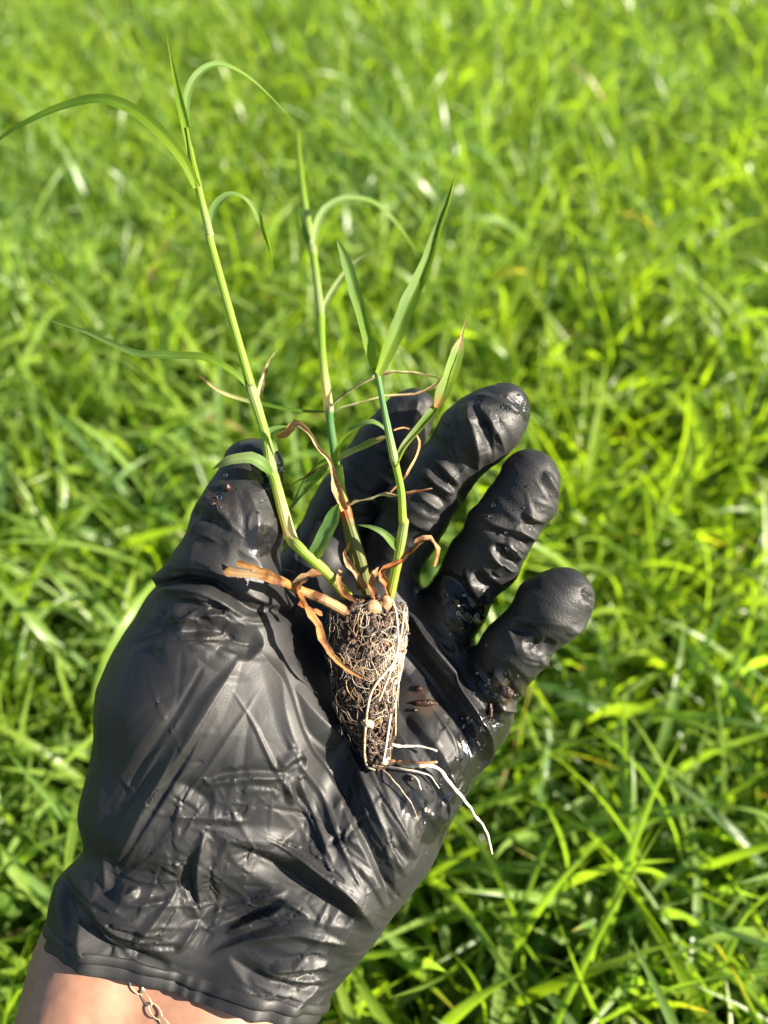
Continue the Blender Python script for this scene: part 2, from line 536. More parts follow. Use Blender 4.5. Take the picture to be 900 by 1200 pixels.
def surface_nets(fun, lo, hi, h):
    n = np.ceil((hi - lo) / h).astype(int) + 1
    xs = [lo[i] + h * np.arange(n[i]) for i in range(3)]
    f = np.empty(n, np.float32)
    B = 16
    nb = -(-n // B)
    cen = [lo[i] + h * (np.arange(nb[i]) * B + (B - 1) / 2) for i in range(3)]
    cd = fun(np.stack(np.meshgrid(*cen, indexing='ij'), -1))
    lim = h * B * 0.87 + 7.0
    for i in range(nb[0]):
        for j in range(nb[1]):
            for k in range(nb[2]):
                sl = tuple(slice(c * B, min((c + 1) * B, n[q])) for q, c in enumerate((i, j, k)))
                if abs(cd[i, j, k]) > lim:
                    f[sl] = cd[i, j, k]
                else:
                    f[sl] = fun(np.stack(np.meshgrid(xs[0][sl[0]], xs[1][sl[1]], xs[2][sl[2]], indexing='ij'), -1))
    ins = f < 0
    cs = [ins[dx:n[0] - 1 + dx, dy:n[1] - 1 + dy, dz:n[2] - 1 + dz] for dx in (0, 1) for dy in (0, 1) for dz in (0, 1)]
    s = sum(c.astype(np.int8) for c in cs)
    act = (s > 0) & (s < 8)
    I = np.argwhere(act)
    idx = -np.ones(act.shape, np.int64); idx[act] = np.arange(len(I))
    acc = np.zeros((len(I), 3)); cnt = np.zeros(len(I))
    corners = [(a, b, c) for a in (0, 1) for b in (0, 1) for c in (0, 1)]
    val = {c: f[I[:, 0] + c[0], I[:, 1] + c[1], I[:, 2] + c[2]].astype(float) for c in corners}
    for a in corners:
        for ax in range(3):
            if a[ax] == 0:
                b = tuple(1 if i == ax else a[i] for i in range(3))
                va, vb = val[a], val[b]
                m = (va < 0) != (vb < 0)
                t = np.where(m, va / np.where(m, va - vb, 1), 0)
                p = np.repeat(np.array(a, float)[None], len(I), 0); p[:, ax] += t
                acc[m] += p[m]; cnt[m] += 1
    verts = lo + h * (I + acc / cnt[:, None])
    faces = []
    for ax in range(3):
        u, v = [(1, 2), (2, 0), (0, 1)][ax]
        sl0 = [slice(None)] * 3; sl1 = [slice(None)] * 3
        sl0[ax] = slice(0, -1); sl1[ax] = slice(1, None)
        A = ins[tuple(sl0)]; B = ins[tuple(sl1)]
        E = np.argwhere(A != B)
        ok = np.all(E[:, [u, v]] > 0, 1) & (E[:, u] < n[u] - 1) & (E[:, v] < n[v] - 1)
        E = E[ok]
        flip = ~A[E[:, 0], E[:, 1], E[:, 2]]
        du = np.zeros(3, int); du[u] = 1; dv = np.zeros(3, int); dv[v] = 1
        q = [E - du - dv, E - dv, E, E - du]
        Q = np.stack([idx[c[:, 0], c[:, 1], c[:, 2]] for c in q], -1)
        Q[flip] = Q[flip][:, ::-1]
        faces.append(Q)
    Fq = np.concatenate(faces)
    Fq = Fq[(Fq >= 0).all(1)]
    return verts, Fq


def subdivide(verts, faces, levels=1):
    me = bpy.data.meshes.new('tmp')
    me.vertices.add(len(verts)); me.vertices.foreach_set('co', verts.astype(np.float32).ravel())
    nf = len(faces)
    me.loops.add(nf * 4); me.loops.foreach_set('vertex_index', faces.astype(np.int32).ravel())
    me.polygons.add(nf); me.polygons.foreach_set('loop_start', np.arange(0, nf * 4, 4, dtype=np.int32))
    me.update(calc_edges=True)
    ob = bpy.data.objects.new('tmp', me); col.objects.link(ob)
    if levels:
        md = ob.modifiers.new('s', 'SUBSURF'); md.levels = levels; md.render_levels = levels
    dg = bpy.context.evaluated_depsgraph_get()
    m2 = bpy.data.meshes.new_from_object(ob.evaluated_get(dg))
    bpy.data.objects.remove(ob); bpy.data.meshes.remove(me)
    v = np.empty(len(m2.vertices) * 3, np.float32); m2.vertices.foreach_get('co', v)
    nn = np.empty(len(m2.vertices) * 3, np.float32); m2.vertex_normals.foreach_get('vector', nn)
    f = np.empty(len(m2.loops), np.int32); m2.loops.foreach_get('vertex_index', f)
    bpy.data.meshes.remove(m2)
    return v.reshape(-1, 3).astype(float), nn.reshape(-1, 3).astype(float), f.reshape(-1, 4)


def refine(verts, faces, fun):
    """split every quad in four and settle the new points on the surface"""
    nv = len(verts); nf = len(faces)
    ed = np.concatenate([faces[:, [i, (i + 1) % 4]] for i in range(4)]); ed.sort(1)
    uq, inv = np.unique(ed[:, 0].astype(np.int64) * nv + ed[:, 1], return_inverse=True)
    em = 0.5 * (verts[uq // nv] + verts[uq % nv])
    fm = verts[faces].mean(1)
    V = np.concatenate([verts, em, fm])
    e = (inv.reshape(4, nf) + nv)
    c = np.arange(nf) + nv + len(em)
    F = np.concatenate([np.stack([faces[:, i], e[i], c, e[(i + 3) % 4]], -1) for i in range(4)])
    for _ in range(2):
        N = normals(V, F)
        d = np.concatenate([fun(V[i:i + 60000]) for i in range(0, len(V), 60000)])
        V = V - N * np.clip(d, -0.6, 0.6)[:, None]
    return V, normals(V, F), F


def normals(V, F):
    a = np.cross(V[F[:, 2]] - V[F[:, 0]], V[F[:, 3]] - V[F[:, 1]])
    N = np.stack([np.bincount(F.ravel(), np.repeat(a[:, k], 4), len(V)) for k in range(3)], -1)
    return N / (np.linalg.norm(N, axis=1)[:, None] + 1e-12)


# folds of the glove, laid on the palm side (photo spots -> palm plane).  (height mm, width mm, spots)
FOLDS = [
    # thenar: the long pleat and its twin
    (2.0, 3.2, [(296, 755), (275, 795), (250, 835), (212, 890), (182, 944), (160, 985)]),
    (1.0, 2.0, [(285, 785), (262, 826), (240, 872), (203, 928), (186, 955), (166, 991)]),
    (-0.8, 1.6, [(290, 770), (268, 812), (244, 856), (207, 910), (184, 950)]),
    (0.7, 3.0, [(145, 775), (142, 860), (147, 960), (150, 1003)]),
    (-0.6, 1.5, [(168, 748), (205, 732), (245, 715)]),
    # gathers at the thumb's root
    (2.2, 4.5, [(215, 712), (250, 713), (283, 711)]),
    (2.2, 4.5, [(203, 748), (240, 742), (276, 733)]),
    (1.8, 3.5, [(238, 688), (268, 694), (295, 706)]),
    (-2.6, 3.0, [(235, 728), (262, 727), (288, 731)]),
    (-3.0, 3.5, [(275, 722), (290, 738), (318, 746)]),
    (-1.4, 2.0, [(225, 702), (258, 703), (285, 703)]),
    # thumb
    (-3.6, 2.4, [(193, 682), (227, 670), (263, 675), (304, 703), (322, 712)]),
    (2.6, 3.6, [(197, 694), (228, 682), (262, 687), (298, 712)]),
    (-1.7, 3.0, [(228, 600), (255, 607), (285, 619)]),
    (1.0, 3.0, [(230, 590), (258, 594), (284, 604)]),
    (1.0, 2.5, [(262, 552), (255, 590), (240, 625)]),
    (0.9, 2.5, [(300, 570), (312, 600), (310, 640)]),
    (-0.7, 2.0, [(262, 558), (300, 561), (318, 575)]),
    (0.8, 2.2, [(292, 640), (312, 655), (320, 690)]),
    (-0.8, 3.5, [(245, 632), (262, 640), (282, 634)]),
    # thenar cross creases
    (1.1, 1.6, [(262, 886), (300, 881), (347, 884)]),
    (-1.0, 1.5, [(265, 881), (300, 876), (345, 879)]),
    (1.0, 2.0, [(218, 914), (255, 921), (306, 928)]),
    (-1.2, 2.4, [(232, 880), (252, 893), (272, 910)]),
    (1.6, 2.6, [(335, 876), (352, 866), (368, 862)]),
    (-1.3, 1.8, [(340, 884), (356, 872), (370, 868)]),
    (1.2, 1.6, [(346, 884), (349, 900), (352, 918)]),
    (1.4, 2.0, [(357, 884), (367, 920), (392, 972), (402, 998)]),
    (-1.2, 1.8, [(352, 890), (362, 925), (386, 975)]),
    # the lifeline: twin folds along the thenar's edge
    (2.4, 4.0, [(315, 752), (345, 800), (366, 850), (410, 930), (440, 995), (452, 1040)]),
    (-4.0, 3.6, [(338, 770), (365, 828), (390, 884), (418, 934), (443, 985), (458, 1035)]),
    (2.4, 3.4, [(347, 785), (388, 842), (421, 884), (440, 922), (462, 970), (476, 1005)]),
    (-2.0, 2.4, [(425, 905), (446, 940), (462, 966), (476, 988)]),
    (1.6, 3.0, [(440, 905), (466, 945), (488, 985)]),
    (0.8, 1.5, [(386, 866), (400, 858)]),
    (-0.6, 1.0, [(384, 865), (402, 858)]), (-0.6, 1.0, [(394, 884), (412, 872)]), (-0.6, 1.0, [(402, 900), (422, 886)]),
    (-0.9, 1.0, [(418, 928), (430, 917), (433, 908)]), (-0.9, 1.0, [(390, 963), (406, 950), (411, 936)]),
    # heel of the hand: rolled fold and the star of creases
    (2.8, 5.0, [(266, 938), (321, 962), (382, 988), (422, 1026), (442, 1068)]),
    (-3.4, 4.2, [(285, 950), (336, 984), (382, 1014), (424, 1046)]),
    (1.7, 2.2, [(260, 937), (252, 985), (252, 1038)]),
    (1.2, 2.0, [(237, 998), (245, 1020), (252, 1038)]),
    (-1.5, 2.4, [(255, 950), (242, 985), (246, 1022)]),
    (1.3, 1.8, [(252, 1038), (298, 1024), (347, 1009)]),
    (1.3, 1.8, [(229, 1070), (240, 1054), (252, 1038)]),
    (1.2, 1.6, [(278, 1056), (312, 1043), (345, 1026)]),
    (-1.0, 1.6, [(272, 1048), (310, 1034), (345, 1018)]),
    (1.4, 1.8, [(262, 1075), (300, 1063), (336, 1054), (368, 1053), (411, 1070)]),
    (-1.6, 2.2, [(284, 1076), (315, 1094), (350, 1106), (386, 1119)]),
    (1.6, 2.2, [(322, 1091), (356, 1088), (392, 1089)]),
    (1.4, 2.0, [(316, 1088), (345, 1098), (380, 1113)]),
    (-1.2, 1.6, [(330, 1097), (362, 1100), (392, 1100)]),
    (1.8, 2.4, [(215, 1118), (272, 1137), (327, 1142), (359, 1128), (386, 1115)]),
    (-1.8, 2.2, [(220, 1134), (290, 1152), (336, 1174)]),
    (1.1, 1.8, [(327, 1142), (338, 1160), (346, 1172)]),
    (1.0, 1.6, [(338, 1150), (356, 1160), (370, 1162)]),
    # bunching above the cuff
    (-3.6, 4.0, [(88, 1002), (126, 1038), (161, 1061), (189, 1071), (222, 1085)]),
    (3.0, 3.5, [(100, 1018), (122, 1036), (138, 1070), (171, 1096), (208, 1117), (245, 1130)]),
    (-2.6, 3.0, [(118, 1056), (142, 1090), (166, 1116)]),
    (2.0, 2.6, [(75, 1102), (98, 1078), (104, 1066)]),
    (-1.8, 2.2, [(82, 1108), (104, 1086)]),
    (1.8, 2.0, [(159, 1099), (170, 1115), (180, 1130)]),
    (1.8, 2.6, [(176, 1080), (190, 1094), (206, 1100)]),
    (-1.8, 2.2, [(168, 1104), (186, 1118), (200, 1130)]),
    (1.0, 1.8, [(150, 968), (151, 985), (150, 1003)]),
    (-0.9, 2.6, [(140, 995), (156, 1003), (176, 1000)]),
    (1.4, 2.0, [(166, 1000), (178, 1006), (192, 998)]),
    (1.2, 2.0, [(186, 1058), (212, 1028), (232, 1000)]),
    (0.9, 1.6, [(170, 985), (205, 992), (232, 990)]),
    (0.8, 1.4, [(166, 1008), (198, 1014), (226, 1010)]),
    # middle finger
    (2.0, 2.4, [(549, 474), (545, 493), (551, 522), (557, 557)]),
    (1.3, 2.0, [(551, 475), (569, 502), (586, 532)]),
    (-1.0, 1.8, [(555, 490), (562, 515), (572, 535)]),
    (1.0, 1.6, [(548, 466), (578, 475), (602, 491)]),
    (-1.4, 1.8, [(590, 466), (608, 477), (622, 492)]),
    (1.4, 1.8, [(507, 541), (522, 556), (537, 570)]),
    (-1.2, 1.8, [(500, 545), (516, 562), (532, 574)]),
    (1.4, 1.8, [(491, 549), (508, 565), (529, 580)]),
    (-1.5, 2.0, [(486, 562), (505, 578), (524, 590)]),
    (1.4, 2.0, [(488, 577), (502, 588), (516, 600)]),
    (-1.6, 2.4, [(535, 590), (545, 578), (560, 565)]),
    (1.0, 2.0, [(470, 600), (490, 615), (512, 622)]),
    # index finger
    (1.4, 2.2, [(493, 456), (490, 475), (484, 495)]),
    (1.2, 2.0, [(440, 520), (462, 530), (480, 528)]),
    (1.2, 2.0, [(395, 570), (420, 585), (440, 588)]),
    (-1.2, 2.0, [(385, 590), (410, 605), (435, 606)]),
    # ring finger
    (1.4, 1.8, [(624, 556), (633, 570), (644, 585)]),
    (1.4, 1.8, [(602, 600), (618, 608), (636, 616)]),
    (-1.4, 1.8, [(600, 613), (618, 619), (640, 614)]),
    (1.6, 2.0, [(554, 602), (580, 616), (606, 624), (628, 636)]),
    (-1.2, 1.8, [(560, 614), (585, 628), (612, 640)]),
    (1.6, 1.8, [(585, 628), (594, 642), (606, 655)]),
    (1.7, 2.0, [(563, 636), (580, 658), (602, 670)]),
    (-1.6, 1.8, [(570, 634), (585, 648), (600, 662)]),
    (1.7, 2.0, [(539, 664), (550, 684), (563, 702), (582, 700)]),
    (-1.4, 1.8, [(550, 668), (566, 686), (588, 690)]),
    (-2.6, 2.2, [(516, 672), (540, 694), (559, 722), (572, 724)]),
    (1.4, 2.4, [(525, 705), (545, 708), (561, 718)]),
    (1.4, 1.3, [(497, 742), (514, 750), (534, 764)]), (1.4, 1.3, [(500, 754), (512, 762), (528, 776)]),
    (-1.2, 1.0, [(498, 748), (513, 756), (531, 770)]),
    # pinky
    (-1.6, 1.6, [(666, 685), (678, 691), (689, 704)]),
    (1.2, 1.8, [(648, 733), (668, 727), (691, 712)]),
    (-2.0, 2.2, [(588, 728), (606, 730), (612, 722)]),
    (-1.6, 2.2, [(602, 741), (620, 748), (640, 745)]),
    (1.2, 2.0, [(622, 765), (634, 772), (644, 782)]),
    (1.8, 1.8, [(575, 774), (580, 786), (589, 798)]),
    (1.6, 1.8, [(577, 822), (592, 827), (606, 835)]),
    (-1.6, 1.6, [(590, 812), (600, 820), (614, 824)]),
    (-1.8, 1.8, [(572, 815), (574, 832), (578, 848)]),
    (1.2, 2.0, [(594, 790), (604, 804), (612, 812)]),
    # strap of film stretched across the fingers' roots
    (4.6, 3.2, [(474, 716), (499, 749), (527, 784), (551, 818), (564, 852), (569, 880), (562, 905)]),
    (-2.6, 3.0, [(462, 742), (490, 778), (520, 815), (542, 850), (552, 880)]),
    (-2.4, 2.6, [(492, 728), (520, 762), (548, 800), (570, 835), (577, 860)]),
    (1.4, 4.0, [(478, 830), (505, 860), (530, 900)]),
    (-1.3, 3.0, [(462, 820), (486, 850), (510, 890)]),
    (1.2, 2.4, [(545, 905), (520, 925), (506, 955)]),
    (1.4, 2.4, [(520, 885), (528, 915), (510, 965)]),
]


# fine tension creases scattered over the film, running with the local pull
CREASES = []
_r = random.Random(5)
for (cx, cy, sx, sy, ang, spread, n, hh) in [
    (260, 960, 70, 70, 20, 22, 32, 0.34), (230, 1000, 80, 60, 118, 16, 30, 0.36), (330, 980, 60, 70, 48, 14, 30, 0.36),
    (230, 870, 60, 90, 118, 14, 40, 0.30), (300, 900, 55, 60, 100, 40, 40, 0.35), (330, 1030, 60, 40, 160, 22, 26, 0.45),
    (200, 1050, 70, 30, 198, 18, 24, 0.6), (330, 1130, 50, 25, 190, 20, 20, 0.5), (440, 960, 40, 50, 300, 14, 34, 0.45),
    (500, 880, 40, 40, 300, 25, 26, 0.4), (545, 520, 35, 35, 215, 28, 26, 0.45), (595, 610, 32, 40, 215, 24, 34, 0.5),
    (630, 750, 35, 35, 225, 30, 26, 0.4), (270, 610, 35, 50, 190, 40, 22, 0.35), (255, 720, 40, 20, 175, 25, 30, 0.5),
    (430, 560, 40, 45, 215, 25, 22, 0.4), (500, 690, 40, 40, 215, 25, 20, 0.4), (590, 815, 20, 20, 215, 30, 14, 0.5)]:
    for _ in range(int(n * 0.6)):
        x = _r.gauss(cx, sx * 0.8); y = _r.gauss(cy, sy * 0.8); a = math.radians(_r.gauss(ang, spread)); L = _r.uniform(25, 150) if sx >= 50 else _r.uniform(18, 80)
        bx, by = _r.gauss(0, 3), _r.gauss(0, 3)
        dx, dy = math.cos(a) * L / 2, math.sin(a) * L / 2
        CREASES.append((_r.choice([1, 1, -1]) * hh * _r.uniform(0.35, 1.1), _r.uniform(0.7, 1.5),
                        [(x - dx, y - dy), (x + bx, y + by), (x + dx, y + dy)]))


# every big fold drags finer pleats along beside it
for (h, w, pts) in list(FOLDS):
    if abs(h) < 0.9: continue
    q = np.array(pts, float)
    T = np.gradient(q, axis=0); T /= np.linalg.norm(T, axis=1)[:, None] + 1e-9
    Nn_ = np.stack([-T[:, 1], T[:, 0]], -1)
    for _ in range(3):
        o = _r.choice([-1, 1]) * _r.uniform(1.0, 3.0) * w / 0.27
        sk = _r.uniform(-0.5, 0.5) * w / 0.27
        lo_, hi_ = sorted((_r.uniform(0, 0.5), _r.uniform(0.6, 1.15)))
        tt = np.linspace(0, 1, len(q))
        t2 = np.linspace(lo_, hi_, len(q))
        p2 = np.stack([np.interp(t2, tt, (q + Nn_ * (o + sk * (tt[:, None] - 0.5)))[:, k]) for k in (0, 1)], -1)
        CREASES.append((_r.choice([1, 1, -1]) * min(0.75, 0.30 * abs(h)) * _r.uniform(0.5, 1.2), _r.uniform(0.6, 1.2), [tuple(x) for x in p2]))


def smooth_poly(pts, n=6):
    p = np.asarray(pts, float)
    if len(p) < 3:
        return np.stack([np.linspace(p[0][i], p[-1][i], n + 1) for i in range(p.shape[1])], -1)
    q = np.vstack([2 * p[0] - p[1], p, 2 * p[-1] - p[-2]])
    out = []
    for i in range(len(p) - 1):
        a, b, c, d = q[i], q[i + 1], q[i + 2], q[i + 3]
        for t in np.linspace(0, 1, n, endpoint=False):
            out.append(0.5 * (2 * b + (c - a) * t + (2 * a - 5 * b + 4 * c - d) * t * t + (3 * b - a - 3 * c + d) * t ** 3))
    out.append(p[-1])
    return np.array(out)


def fold_field(P, Nn):
    """signed displacement (mm) for vertices P with normals Nn"""
    D = np.zeros(len(P)); DP = np.zeros(len(P)); DN = np.zeros(len(P)); DC = np.zeros(len(P))
    front = np.clip((Nn[:, 2] - 0.12) / 0.42, 0, 1)
    warp = np.stack([vnoise(P * 0.10, 41), vnoise(P * 0.10, 42)], -1) * 0.45
    XY = P[:, :2] + warp
    ids = np.nonzero(front > 0)[0]
    for fi, (h, w, pts) in enumerate(FOLDS + CREASES):
        if fi < len(FOLDS):
            h = h * (1.2 if pts[0][1] > 930 and pts[0][0] < 420 else 1.05); w = w * 0.74
        pl = smooth_poly([hp(px, py, 0)[:2] for px, py in pts], 5)
        m = ids[(XY[ids, 0] > pl[:, 0].min() - 4 * w) & (XY[ids, 0] < pl[:, 0].max() + 4 * w) &
                (XY[ids, 1] > pl[:, 1].min() - 4 * w) & (XY[ids, 1] < pl[:, 1].max() + 4 * w)]
        if not len(m): continue
        X = XY[m]
        seg = np.diff(pl, axis=0); sl = np.sqrt((seg ** 2).sum(1)); cum = np.concatenate([[0], np.cumsum(sl)])
        bd = np.full(len(X), 1e9); bs = np.zeros(len(X))
        for i in range(len(seg)):
            t = np.clip(((X - pl[i]) @ seg[i]) / (sl[i] ** 2 + 1e-9), 0, 1)
            e = X - pl[i] - t[:, None] * seg[i]
            d = np.sqrt((e * e).sum(1)); k = d < bd
            bd[k] = d[k]; bs[k] = cum[i] + t[k] * sl[i]
        s = bs / cum[-1]
        if fi < len(FOLDS):
            taper = np.clip(s / 0.25, 0, 1) * np.clip((1 - s) / 0.25, 0, 1)
            taper = taper * (1.5 - 0.5 * taper)
        else:
            taper = np.sin(np.pi * s)
        wl = w * (0.25 + 0.85 * taper)
        bb = np.sqrt(bd ** 2 + 0.02) - 0.14
        prof = np.clip(1 - bb / (1.75 * wl), 0, 1) ** (1.6 if h > 0 else 1.2)
        val = h * taper * prof
        if fi >= len(FOLDS):
            k = np.abs(val) > np.abs(DC[m]); mm = m[k]; DC[mm] = val[k]
        elif h > 0:
            DP[m] = np.maximum(DP[m], val)
        else:
            DN[m] = np.minimum(DN[m], val)
    return (DP + DN + DC) * front


def glove_mesh():
    lo = np.array([-125.0, -185.0, -52.0]); hi = np.array([72.0, 50.0, 42.0])

    def fun(Gd):
        d = sdf_hand(Gd)
        # narrow waist where the cuff starts, flare below it
        s = (Gd - CUFF_P) @ CUFF_A
        lft = np.clip(-((Gd - CUFF_P) @ np.array([0.961, -0.277, 0])) / 25, -1, 1)
        d = d + (2.0 + 1.6 * lft) * np.exp(-((s + 24) / 5.5) ** 2) - (0.8 + 0.8 * lft) * np.exp(-((s + 9) / 8.0) ** 2)
        return np.maximum(d, s - 1.0)
    v, f = surface_nets(fun, lo, hi, 0.85)
    v, nn, f = refine(v, f, fun)
    # which digit is each vertex on, and how far along it
    dist = np.stack([np.min([sd_cone(v, (c[0], c[1] - (3 if gi == 0 else 0), c[2], c[3] - (3 if gi == 0 else 0))) for c in gr], 0) for gi, gr in enumerate(GROUPS)], -1)
    own = dist.argmin(1)
    s_cuff = (v - CUFF_P) @ CUFF_A
    D = fold_field(v, nn)
    # crumple of thin film: flat facets, stretched along each region's pull
    wv = v + 2.5 * np.stack([vnoise(v * 0.09, 101), vnoise(v * 0.09, 102), vnoise(v * 0.09, 103)], -1)
    soft = 1 / (1 + np.exp(np.clip((dist[:, 1:] - dist[:, :1] - 1.0) / 2.0, -30, 30)))     # how much each point belongs to a digit
    palm_k = 1 - 0.55 * soft.max(1)
    D += 0.35 * lnoise((wv @ ROT) * np.array([0.085, 0.05, 0.07]), 3) * palm_k
    D += 0.07 * lnoise((wv @ ROT.T) * np.array([0.17, 0.12, 0.15]) + 5, 13)
    D += 0.0 * lnoise((wv @ ROT) * 0.33 + 9, 17)
    # the thumb's tube ends in a lip over the gathered film of the palm
    lip = np.array([hp(x, y, 10) for x, y in ((170, 690), (193, 681), (227, 670), (263, 675), (304, 700), (330, 716))])
    up = v[:, 1] - np.interp(v[:, 0], lip[:, 0], lip[:, 1])
    st = np.clip((up + 0.5) / 1.0, 0, 1); st = st * st * (3 - 2 * st)
    k = (v[:, 0] < lip[-1, 0] + 3) & (v[:, 1] > -45) & (v[:, 1] < 30)
    D += np.where(k, 2.0 * st * np.exp(-np.clip(up, 0, 99) / 13) - 1.0 * (1 - st) * np.exp(-np.clip(-up, 0, 99) / 2.5), 0)
    # cross wrinkles on digits
    for gi in range(1, 6):
        k = soft[:, gi - 1] > 0.01
        a = GROUPS[gi][0][0]; b = GROUPS[gi][-1][2]
        ax = (b - a) / np.linalg.norm(b - a)
        t = (wv[k] - a) @ ax
        perp = wv[k] - a - t[:, None] * ax
        q = np.stack([t * 0.17 + perp[:, 0] * 0.03, perp[:, 0] * 0.055 + t * 0.03, perp[:, 2] * 0.055], -1)
        D[k] += soft[k, gi - 1] * (0.35 * lnoise(q + gi * 7.3, 60 + gi) + 0.7 * lnoise(q * 0.55 + gi * 3.1, 80 + gi))
    # bunching near the cuff
    w = np.exp(-((s_cuff + 16) / 16) ** 2)
    q = np.stack([s_cuff * 0.22, v[:, 0] * 0.05, v[:, 2] * 0.05], -1)
    D += w * 0.5 * lnoise(q + 4, 21)
    v = v + nn * D[:, None]
    # water and grip-texture masks
    wet = np.zeros(len(v))
    for (px, py, r, s) in [(565, 860, 11, 1), (535, 905, 9, 1), (520, 690, 8, .8), (500, 960, 8, .7), (590, 800, 10, .9), (615, 480, 5, 1),
                           (325, 560, 7, 1), (312, 630, 6, .9), (300, 520, 6, .8), (545, 720, 9, .9), (500, 800, 9, .6), (480, 930, 7, .7)]:
        c = hp(px, py, 5)[:2]
        wet = np.maximum(wet, s * np.exp(-((v[:, :2] - c) ** 2).sum(1) / (2 * r * r) * 2.6))
    grip = np.zeros(len(v))
    for gi, gr in enumerate(GROUPS):
        if gi == 0: continue
        b = gr[-1][2] if gi > 1 else gr[0][0]
        grip = np.maximum(grip, np.clip(1.6 - np.sqrt(((v - b) ** 2).sum(1)) / 26, 0, 1))
    mud = np.zeros(len(v))
    for (px, py, r, s_) in [(500, 820, 10, .95), (590, 810, 8, 1), (270, 585, 9, .75), (480, 905, 9, .9), (300, 660, 8, .6), (600, 600, 10, .6), (230, 720, 12, .6), (520, 700, 9, .7)]:
        c = hp(px, py, 5)[:2]
        mud = np.maximum(mud, s_ * np.exp(-((v[:, :2] - c) ** 2).sum(1) / (2 * r * r)))
    tint = np.stack([wet, grip, mud, grip * 0 + 1], -1)
    # drop the closing disc at the cuff so that the film is open there
    fc = s_cuff[f].mean(1)
    keep = fc < -0.6
    f = f[keep]
    used = np.zeros(len(v), bool); used[f.ravel()] = True
    re = np.cumsum(used) - 1
    return v[used], re[f], tint[used]


gv, gf, gt = glove_mesh()
print('GLOVE tris', len(gf) * 2)

# height of the finished glove under a spot of the palm
_zg = {}
_cell = 1.0
_key = np.round(gv[:, :2] / _cell).astype(int)
for (a, b), z in zip(map(tuple, _key), gv[:, 2]):
    if z > _zg.get((a, b), -1e9): _zg[(a, b)] = z


def glove_z(px, py):
    z = 0.0
    for _ in range(4):
        p = hp(px, py, z)
        a, b = int(round(p[0])), int(round(p[1]))
        zz = [_zg[(a + i, b + j)] for i in (-1, 0, 1) for j in (-1, 0, 1) if (a + i, b + j) in _zg]
        if not zz: return -10.0
        z = sum(zz) / len(zz)
    return z


# ---- the person: forearm and hand (skin), the glove drawn over it
def arm_mesh():
    ax = CUFF_A
    side = np.array([0.961, -0.277, 0])
    c0 = hp(188, 1150, 0)
    parts = []
    for sgn in (-1, 1):
        a = c0 + side * sgn * 13.5 - ax * 75 + np.array([0, 0, -5]) + side * 14
        b = c0 + side * sgn * 16 + np.array([0, 0, 0.5])
        c = c0 + side * sgn * 17 + ax * 120 + np.array([0, 0, -4.0])
        parts += [(a, 15.0, b, 21.5), (b, 21.5, c, 26.0)]
    # the hand itself, a size smaller than the film around it
    inner = [[(a - [0, 0, 2], max(ra - sh, 4), b - [0, 0, 2], max(rb - sh, 4)) for (a, ra, b, rb) in gr] for gr, sh in zip(GROUPS, (9, 4.5, 4, 4, 4, 4))]

    def fun(Gd):
        d = None
        for c in parts:
            e = sd_cone(Gd, c); d = e if d is None else smin(d, e, 12)
        for gr in inner:
            for c in gr:
                if gr is inner[0] and False: continue
                s = (Gd - CUFF_P) @ CUFF_A
                e = np.maximum(sd_cone(Gd, c), s + 40)
                d = smin(d, e, 3)
        return d
    v, f = surface_nets(fun, np.array([-190.0, -330.0, -52.0]), np.array([70.0, 48.0, 40.0]), 2.6)
    v, nn, f = subdivide(v, f, 1)
    v = v + nn * (0.25 * vnoise(v * 0.12, 91) + 0.06 * vnoise(v * 0.5, 92))[:, None]
    return v, f


av, af = arm_mesh()
person = mesh_np('person', to_world(av), af, M['skin'], origin=to_world(hp(188, 1150, 0)))
tag(person, 'bare wrist and palm-up left hand in a wrinkled black glove, holding a grass plug', 'person')
glove = mesh_np('glove', to_world(gv), gf, M['glove'], parent=person, vcol=gt)
glove['label'] = 'wrinkled black nitrile glove, wet in places, with a rolled cuff'


def ortho(t, hint):
    s = np.cross(t, hint); n = np.linalg.norm(s)
    if n < 1e-6:
        s = np.cross(t, [0.3, 0.5, 0.8]); n = np.linalg.norm(s)
    s = s / n
    return s, np.cross(s, t)


def tube(pts, rad, sides=8, closed=False, caps=True, flat=1.0, rough=0.0):
    p = np.asarray(pts, float); n = len(p)
    rad = np.broadcast_to(np.asarray(rad, float), (n,))
    if closed:
        T = np.roll(p, -1, 0) - np.roll(p, 1, 0)
    else:
        T = np.gradient(p, axis=0)
    T = T / (np.linalg.norm(T, axis=1)[:, None] + 1e-12)
    s, u = ortho(T[0], np.array([0.13, 0.21, 1.0]))
    V = []; F = []; UV = []
    for i in range(n):
        s = s - T[i] * (s @ T[i]); s /= np.linalg.norm(s) + 1e-12
        u = np.cross(T[i], s)
        for j in range(sides):
            a = 2 * math.pi * j / sides
            r = rad[i] * (1 + rough * random.uniform(-1, 1))
            V.append(p[i] + (s * math.cos(a) + u * math.sin(a) * flat) * r)
            UV.append((j / sides, i / max(1, n - 1)))
    m = n if closed else n - 1
    for i in range(m):
        for j in range(sides):
            a = i * sides + j; b = i * sides + (j + 1) % sides
            c = ((i + 1) % n) * sides + (j + 1) % sides; d = ((i + 1) % n) * sides + j
            F.append((a, b, c, d))
    if caps and not closed:
        F.append(tuple(range(sides))[::-1]); F.append(tuple((n - 1) * sides + j for j in range(sides)))
    return np.array(V), F, np.array(UV)


